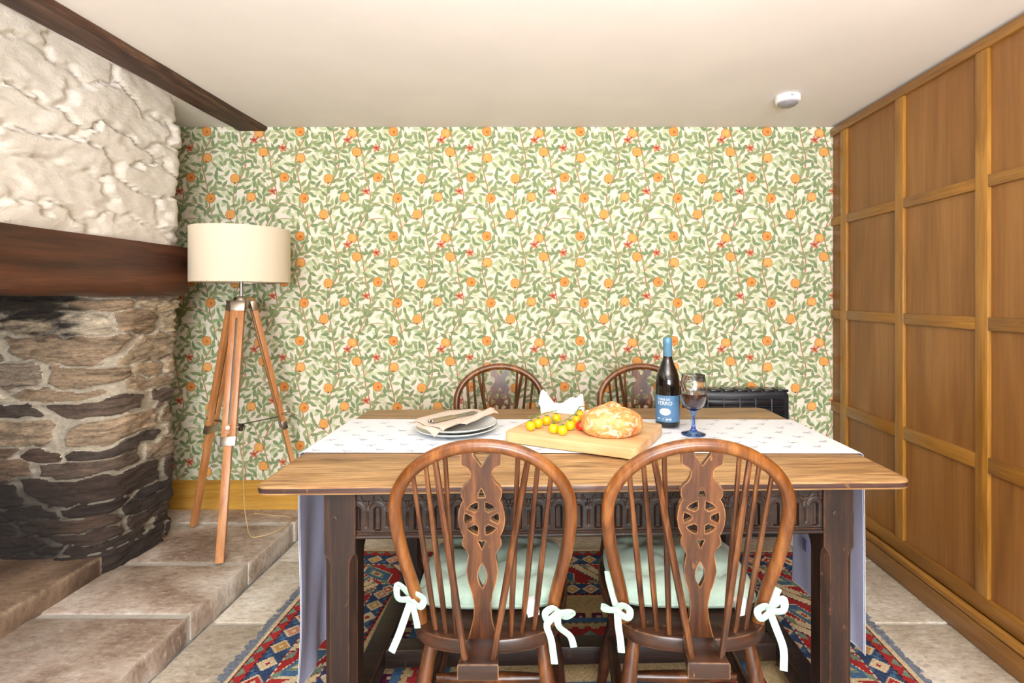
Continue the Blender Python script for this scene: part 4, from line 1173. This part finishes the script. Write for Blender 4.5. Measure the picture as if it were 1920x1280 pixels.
def cloth(name, P, nz, thick, zf, mat, parent=None, n=26, m=26):
    """folded cloth over the bilinear patch P (4 corners, ccw), zf(s,t,x,y) -> height of its underside"""
    V = []; Fc = []
    for lay in (0, 1):
        for i in range(n + 1):
            for j in range(m + 1):
                s, t = i / n, j / m
                p = (Vector(P[0]) * (1 - s) * (1 - t) + Vector(P[1]) * s * (1 - t) + Vector(P[2]) * s * t + Vector(P[3]) * (1 - s) * t)
                e = 0.003 * math.sin(9 * s + 4 * t); z = zf(s, t, p.x, p.y)
                V.append((p.x + e * .7, p.y + e, z + lay * thick))
    W = m + 1; L = (n + 1) * W
    for i in range(n):
        for j in range(m):
            a = i * W + j; Fc.append((a, a + 1, a + W + 1, a + W)); Fc.append((L + a, L + a + W, L + a + W + 1, L + a + 1))
    for i in range(n):
        for j in (0, m):
            a = i * W + j; q = (a, a + W, L + a + W, L + a); Fc.append(q if j == 0 else q[::-1])
    for j in range(m):
        for i in (0, n):
            a = i * W + j; q = (a, L + a, L + a + 1, a + 1); Fc.append(q if i == 0 else q[::-1])
    return MB().add(V, Fc).build(name, mat, parent, 70)
nk = empty('napkin', (pc[0], pc[1], ZP)); tag(nk, 'beige linen napkin folded over the stacked plates', 'napkin')
def over_plate(x, y, z0):
    r = math.hypot(x, y); return z0 - max(0.0, r - 0.138) * 0.42
cloth('lower_fold', [(-0.165, -0.020), (-0.045, -0.165), (0.105, 0.128), (-0.010, 0.205)], 0, 0.0035, lambda s, t, x, y: over_plate(x, y, 0.0005) + 0.0018 * (1 + math.sin(11 * s + 3 * t)), M['napkin'], nk)
cloth('upper_fold', [(-0.150, -0.030), (-0.020, -0.150), (0.120, 0.115), (-0.012, 0.190)], 0, 0.0030, lambda s, t, x, y: over_plate(x, y, 0.0072) + 0.0016 * (1 + math.sin(9 * s - 4 * t + 1)) + 0.010 * math.exp(-((s - .97) / .06) ** 2) * t, M['napkin'], nk)
cloth('side_fold', [(0.022, -0.105), (0.050, -0.118), (0.135, 0.098), (0.100, 0.125)], 0, 0.0030, lambda s, t, x, y: over_plate(x, y, 0.0115) + 0.004 + 0.012 * math.sin(PI * s) * (0.3 + 0.7 * t) + 0.001 * math.sin(14 * t), M['napkin'], nk, 14, 26)
def knife(p0, p1, z, lab):
    d = Vector((p1[0] - p0[0], p1[1] - p0[1], 0)); L = d.length; ang = math.atan2(d.y, d.x)
    root = empty('table_knife', (p0[0], p0[1], z), ang); tag(root, lab, 'knife', 'knives on the napkin')
    MB().slab([(0.0, -.0055), (.030, -.0065), (.070, -.0058), (.098, -.0050), (.098, .0050), (.070, .0058), (.030, .0065), (0, .0055)], 0.0, 0.0085, 0.0028).build('handle', M['handle'], root)
    MB().lathe([(0.0045, 0.0), (0.0062, .003), (0.0062, .0065), (.0040, .0092)], 12, Matrix.Translation((0.001, 0, 0))).build('end_cap', M['steel'], root)
    MB().slab([(.096, -.0048), (.165, -.0095), (.190, -.0085), (L, .001), (.190, .0055), (.096, .0048)], 0.003, 0.0052, 0.0006).build('blade', M['steel'], root)
za = ZP + 0.0135
knife((pc[0] - 0.082, pc[1] - 0.072, 0), (pc[0] + 0.052, pc[1] + 0.083, 0), za, 'table knife lying on the napkin, the left of the two')
knife((pc[0] - 0.068, pc[1] - 0.083, 0), (pc[0] + 0.064, pc[1] + 0.069, 0), za, 'table knife lying on the napkin, the right of the two')

# chopping board
bA = Vector((-0.1535, 1.675)); bB = Vector((0.252, 1.483)); bd = (bB - bA); bl = bd.length; bang = math.atan2(bd.y, bd.x); bw = 0.33
bo = empty('chopping_board', (bA.x, bA.y, ZT), bang); tag(bo, 'thick pale wooden chopping board set askew on the runner', 'chopping board')
MB().slab(rrect(0, 0, bl, bw, 0.022, 5), 0.0003, 0.034, 0.004).build('slab', M['board'], bo)
ZB = ZT + 0.034
def b2w(u, v, z=0.0):
    return Vector((bA.x + u * math.cos(bang) - v * math.sin(bang), bA.y + u * math.sin(bang) + v * math.cos(bang), z))

# bread
def bread():
    root = empty('bread_loaf', (0.197, 1.652, ZB)); tag(root, 'round crusty white-floured loaf on the chopping board', 'bread')
    V = []; Fc = []; nu, nv = 56, 30
    for j in range(nv + 1):
        ph = PI * j / nv
        for i in range(nu):
            th = 2 * PI * i / nu; sx, sy, sz = math.sin(ph) * math.cos(th), math.sin(ph) * math.sin(th), math.cos(ph)
            q = Vector((sx, sy, sz)); d = 1 + 0.05 * noise.fractal(q * 2.4, 0.9, 2.0, 4)
            k_ = 1.0 if sz > 0 else max(0.02, math.sin(ph)) ** -0.55; x, y = 0.099 * sx * d * k_, 0.082 * sy * d * k_
            z = 0.036 + (0.050 * d * sz ** 0.8 if sz > 0 else -0.040 * (-sz) ** 0.8)
            # slashes and the raised ear
            e = (x * 0.55 + y * 0.8) - 0.012 + 0.10 * (x + 0.03) ** 2 * 8
            if sz > 0.25:
                z += 0.012 * math.exp(-((e + 0.004) / 0.007) ** 2) * math.exp(-((x - 0.012) / 0.04) ** 2) * 1.2 - 0.006 * math.exp(-((e - 0.012) / 0.006) ** 2)
                z -= 0.004 * math.exp(-(((x - y * .6) - 0.045) / 0.005) ** 2)
            V.append((x, y, max(0.0005, z)))
    for j in range(nv):
        for i in range(nu):
            a = j * nu + i; b_ = j * nu + (i + 1) % nu
            Fc.append((a, a + nu, b_ + nu, b_))
    MB().add(V, Fc).build('crumb_body', M['bread'], root, 80)
    ear = []
    for k in range(9):
        f = k / 8; ear.append((-0.026 + 0.062 * f, 0.028 - 0.040 * f - .010 * math.sin(PI * f), 0.0800 + 0.013 * math.sin(PI * f)))
    MB().tube(ear, [0.003 + 0.0085 * math.sin(PI * k / 8) for k in range(9)], 10).build('crust_ear', M['bread'], root)
bread()

# tomatoes
ty = [(995, 798), (1009, 793), (1025, 788), (1043, 784), (1038, 803), (1054, 806), (1069, 797), (1081, 787), (1087, 777), (1098, 776), (1109, 778)]
names_y = ['at the far left end of the truss on the board', 'second from the left end of the truss', 'third from the left end of the truss', 'at the top of the left cluster, before the white napkin',
           'at the front of the cluster, left of the front pair', 'at the front of the cluster, right of the front pair', 'right of the front pair, beside a red one', 'just above the red tomato by the loaf',
           'at the back of the truss, left of the rear three', 'at the back of the truss, middle of the rear three', 'at the back of the truss, nearest the loaf']
calyx_pts = []
placed = []
def tomato(px, py, r, mat, lab, group, seed):
    x, y = on_table(px, py, ZB + r)
    for _ in range(40):          # nudge apart so that none overlap
        for (a, b_, rr) in placed:
            d = math.hypot(x - a, y - b_)
            if d < r + rr + .0006:
                k = (r + rr + .0008 - d) / max(d, 1e-5); x += (x - a) * k; y += (y - b_) * k
    placed.append((x, y, r))
    root = empty('cherry_tomato', (x, y, ZB)); tag(root, lab, 'tomato', group)
    prof = [(0.0015, 2 * r - .0025)] + [(r * math.sin(a), r + r * 0.96 * math.cos(a)) for a in np.linspace(0.25, PI - 0.2, 12)] + [(0.002, 0.0006)]
    MB().lathe(prof[::-1], 20).build('fruit', mat, root, 80)
    cal = MB(); R_ = random.Random(seed)
    for k in range(5):
        a = 2 * PI * k / 5 + R_.random(); ct, st_ = math.cos(a), math.sin(a); zt = 2 * r - .002
        cal.tube([(0, 0, zt), (ct * .004, st_ * .004, zt + .003), (ct * .0095, st_ * .0095, zt + .004 * R_.random())], [.0012, .0014, .0004], 5)
    cal.tube([(0, 0, zt), (0.001, 0.001, zt + .007)], .0011, 5); cal.build('calyx', M['stem'], root)
    return Vector((x, y, ZB + 2 * r + .005))
tops = [tomato(px, py, 0.0168, M['tomato_yellow'], 'yellow cherry tomato ' + n_, 'yellow cherry tomatoes', i) for i, ((px, py), n_) in enumerate(zip(ty, names_y))]
for i, ((px, py), n_) in enumerate(zip([(1086, 798), (1099, 790), (1121, 775)], ['at the front, between the yellow ones and the loaf', 'half hidden behind the front red one', 'at the back edge of the board, above the loaf'])):
    tomato(px, py, 0.0165, M['tomato_red'], 'red cherry tomato ' + n_, 'red cherry tomatoes', 40 + i)
for seq, lab in (((0, 1, 2, 3), 'green stem of the left yellow tomato cluster'), ((4, 5, 6, 7, 8, 9, 10), 'green stem of the right yellow tomato cluster')):
    tm = MB(); pts = [tops[i] + Vector((0, 0.004, 0.004)) for i in seq]
    tm.tube(smooth_path(pts, 4), 0.0016, 6); R_ = random.Random(len(seq))
    for p in pts:
        for _ in range(2): tm.tube([p, p + Vector((R_.uniform(-.012, .012), R_.uniform(-.004, .012), R_.uniform(.002, .010)))], [.0013, .0006], 5)
    tag(tm.build('tomato_stem', M['stem']), lab, 'stem')

# white crumpled napkin behind the board
def crumple():
    c = (0.044, 2.03); V = []; Fc = []; n, m = 48, 22
    for i in range(n + 1):
        s = -1 + 2 * i / n
        H = 0.052 + 0.060 * abs(s) ** 1.7 * (1 - 0.98 * max(0, (abs(s) - .90) / .10)) + 0.006 * math.sin(6 * s)
        for j in range(m + 1):
            t = -1 + 2 * j / m; k = (1 - abs(t) ** 2.2)
            q = Vector((s * 2.6, t * 1.8, 1.3)); d = noise.fractal(q, .8, 2, 4)
            V.append((c[0] + s * 0.090 * (0.9 + .1 * k) + 0.006 * d, c[1] + t * 0.055 * (1 - 0.35 * k * abs(s)) + 0.010 * d + .006 * math.sin(8 * s + 3 * t), ZT + 0.0008 + max(0, H * k ** .75 * (1 + 0.12 * d))))
    b0 = len(V)
    for i in range(n + 1):
        for j in (0, m): pass
    W = m + 1
    for i in range(n):
        for j in range(m): Fc.append((i * W + j, (i + 1) * W + j, (i + 1) * W + j + 1, i * W + j + 1))
    o = MB().add(V, Fc).build('cloth_napkin', M['white_cloth'], None, 60)
    tag(o, 'crumpled white cloth napkin standing behind the tomatoes', 'napkin')
crumple()

# wine bottle
def bottle():
    x, y = 0.433, 1.892; root = empty('wine_bottle', (x, y, ZT + 0.0004)); tag(root, 'dark wine bottle with a blue label and blue capsule', 'bottle')
    r = 0.0445
    prof = [(0.030, 0.004), (0.038, 0.0), (0.0435, 0.003), (r, 0.010), (r, 0.150), (0.0438, 0.165), (0.0405, 0.185), (0.0335, 0.207), (0.0245, 0.228), (0.0180, 0.246), (0.0156, 0.262), (0.0150, 0.318), (0.0120, 0.320)]
    MB().lathe(prof, 48).build('glass_body', M['bottle'], root, 60)
    MB().lathe([(0.0162, 0.250), (0.0166, 0.2505), (0.0158, 0.300), (0.0168, 0.302), (0.0168, 0.312), (0.0160, 0.3235), (0.0140, 0.3245), (0.0100, 0.3246)], 40).build('capsule', M['foil_blue'], root, 50)
    face = math.atan2(-y, -x) - 0.10     # label faces the viewer
    def bent(u, z, rr): a = face + u / r; return (rr * math.cos(a), rr * math.sin(a), z)
    V = []; Fc = []; n = 24; hw = r * 1.28
    for i in range(n + 1):
        u = -hw + 2 * hw * i / n; V += [bent(u, 0.021, r + .0005), bent(u, 0.117, r + .0005)]
    for i in range(n): Fc.append((2 * i, 2 * i + 2, 2 * i + 3, 2 * i + 1))
    lb = MB().add(V, Fc).build('label', M['label_blue'], root, 80)
    def write(txt, size, uc, z, name, stretch=1.0):
        V, Fc = text_mesh(txt, size)
        MB().add([bent(uc + v.x * stretch, z + v.y, r + .0009) for v in V], Fc).build(name, M['white_ink'], lb, 0)
    uc = -0.006
    write('TERRE DE', 0.0105, uc - .004, 0.1000, 'lettering'); write('FERRO', 0.0185, uc, 0.0835, 'lettering', 1.0)
    R_ = random.Random(3); V = []; n = 40
    for i in range(n + 1):
        f = -1 + 2 * i / n; hgt = math.sqrt(max(0, 1 - f * f))
        V += [bent(uc + .001 + .0205 * f, 0.0590 - .0125 * hgt, r + .0009), bent(uc + .001 + .0205 * f, 0.0590 + .0115 * hgt * (0.85 + 0.4 * R_.random()), r + .0009)]
    MB().add(V, [(2 * i, 2 * i + 2, 2 * i + 3, 2 * i + 1) for i in range(n)]).build('emblem', M['white_ink'], lb, 0)
    ml = MB()
    for (u0, u1, z0, z1) in ((-.028, -.018, .0315, .0350), (-.008, -.003, .0315, .0335), (.004, .0125, .0300, .0340), (.0145, .0240, .0300, .0340), (-.002, .024, .0372, .0377), (.002, .024, .0270, .0274)):
        k = 6; V = []
        for i in range(k + 1): V += [bent(uc + u0 + (u1 - u0) * i / k, z0, r + .0009), bent(uc + u0 + (u1 - u0) * i / k, z1, r + .0009)]
        ml.add(V, [(2 * i, 2 * i + 2, 2 * i + 3, 2 * i + 1) for i in range(k)])
    ml.build('small_print', M['white_ink'], lb, 0)
bottle()

# wine glass
def wineglass():
    x, y = 0.495, 1.772; root = empty('wine_glass', (x, y, ZT + 0.0004)); tag(root, 'blue-stemmed wine goblet half full of red wine', 'glass')
    bowl_o = [(0.006, 0.078), (0.015, 0.0815), (0.026, 0.089), (0.035, 0.100), (0.0420, 0.117), (0.0452, 0.137), (0.0450, 0.158), (0.0425, 0.180), (0.0385, 0.204)]
    inner = [(0.0378, 0.2042), (0.0418, 0.180), (0.0443, 0.158), (0.0445, 0.137), (0.0405, 0.1175), (0.0334, 0.1015), (0.0245, 0.0915), (0.0135, 0.0860), (0.003, 0.0848)]
    MB().lathe(bowl_o + [(0.0381, 0.2056)] + inner, 48).build('bowl', M['glass'], root, 60)
    st_ = [(0.0405, 0.0006), (0.0412, 0.0018), (0.0405, 0.0032), (0.028, 0.0062), (0.014, 0.0112), (0.0080, 0.020), (0.0062, 0.034), (0.0058, 0.050), (0.0068, 0.064), (0.0095, 0.073), (0.0135, 0.0785), (0.0140, 0.0806), (0.0058, 0.0775)]
    MB().lathe([(0.020, 0.0012)] + st_, 48).build('stem_and_foot', M['blue_glass'], root, 60)
    wi = [(0.002, 0.0852), (0.0133, 0.0866), (0.0241, 0.0921), (0.0329, 0.1020), (0.0400, 0.1178), (0.0432, 0.137), (0.0433, 0.1425)]
    MB().lathe(wi, 48).build('red_wine', M['wine'], root, 60)
wineglass()
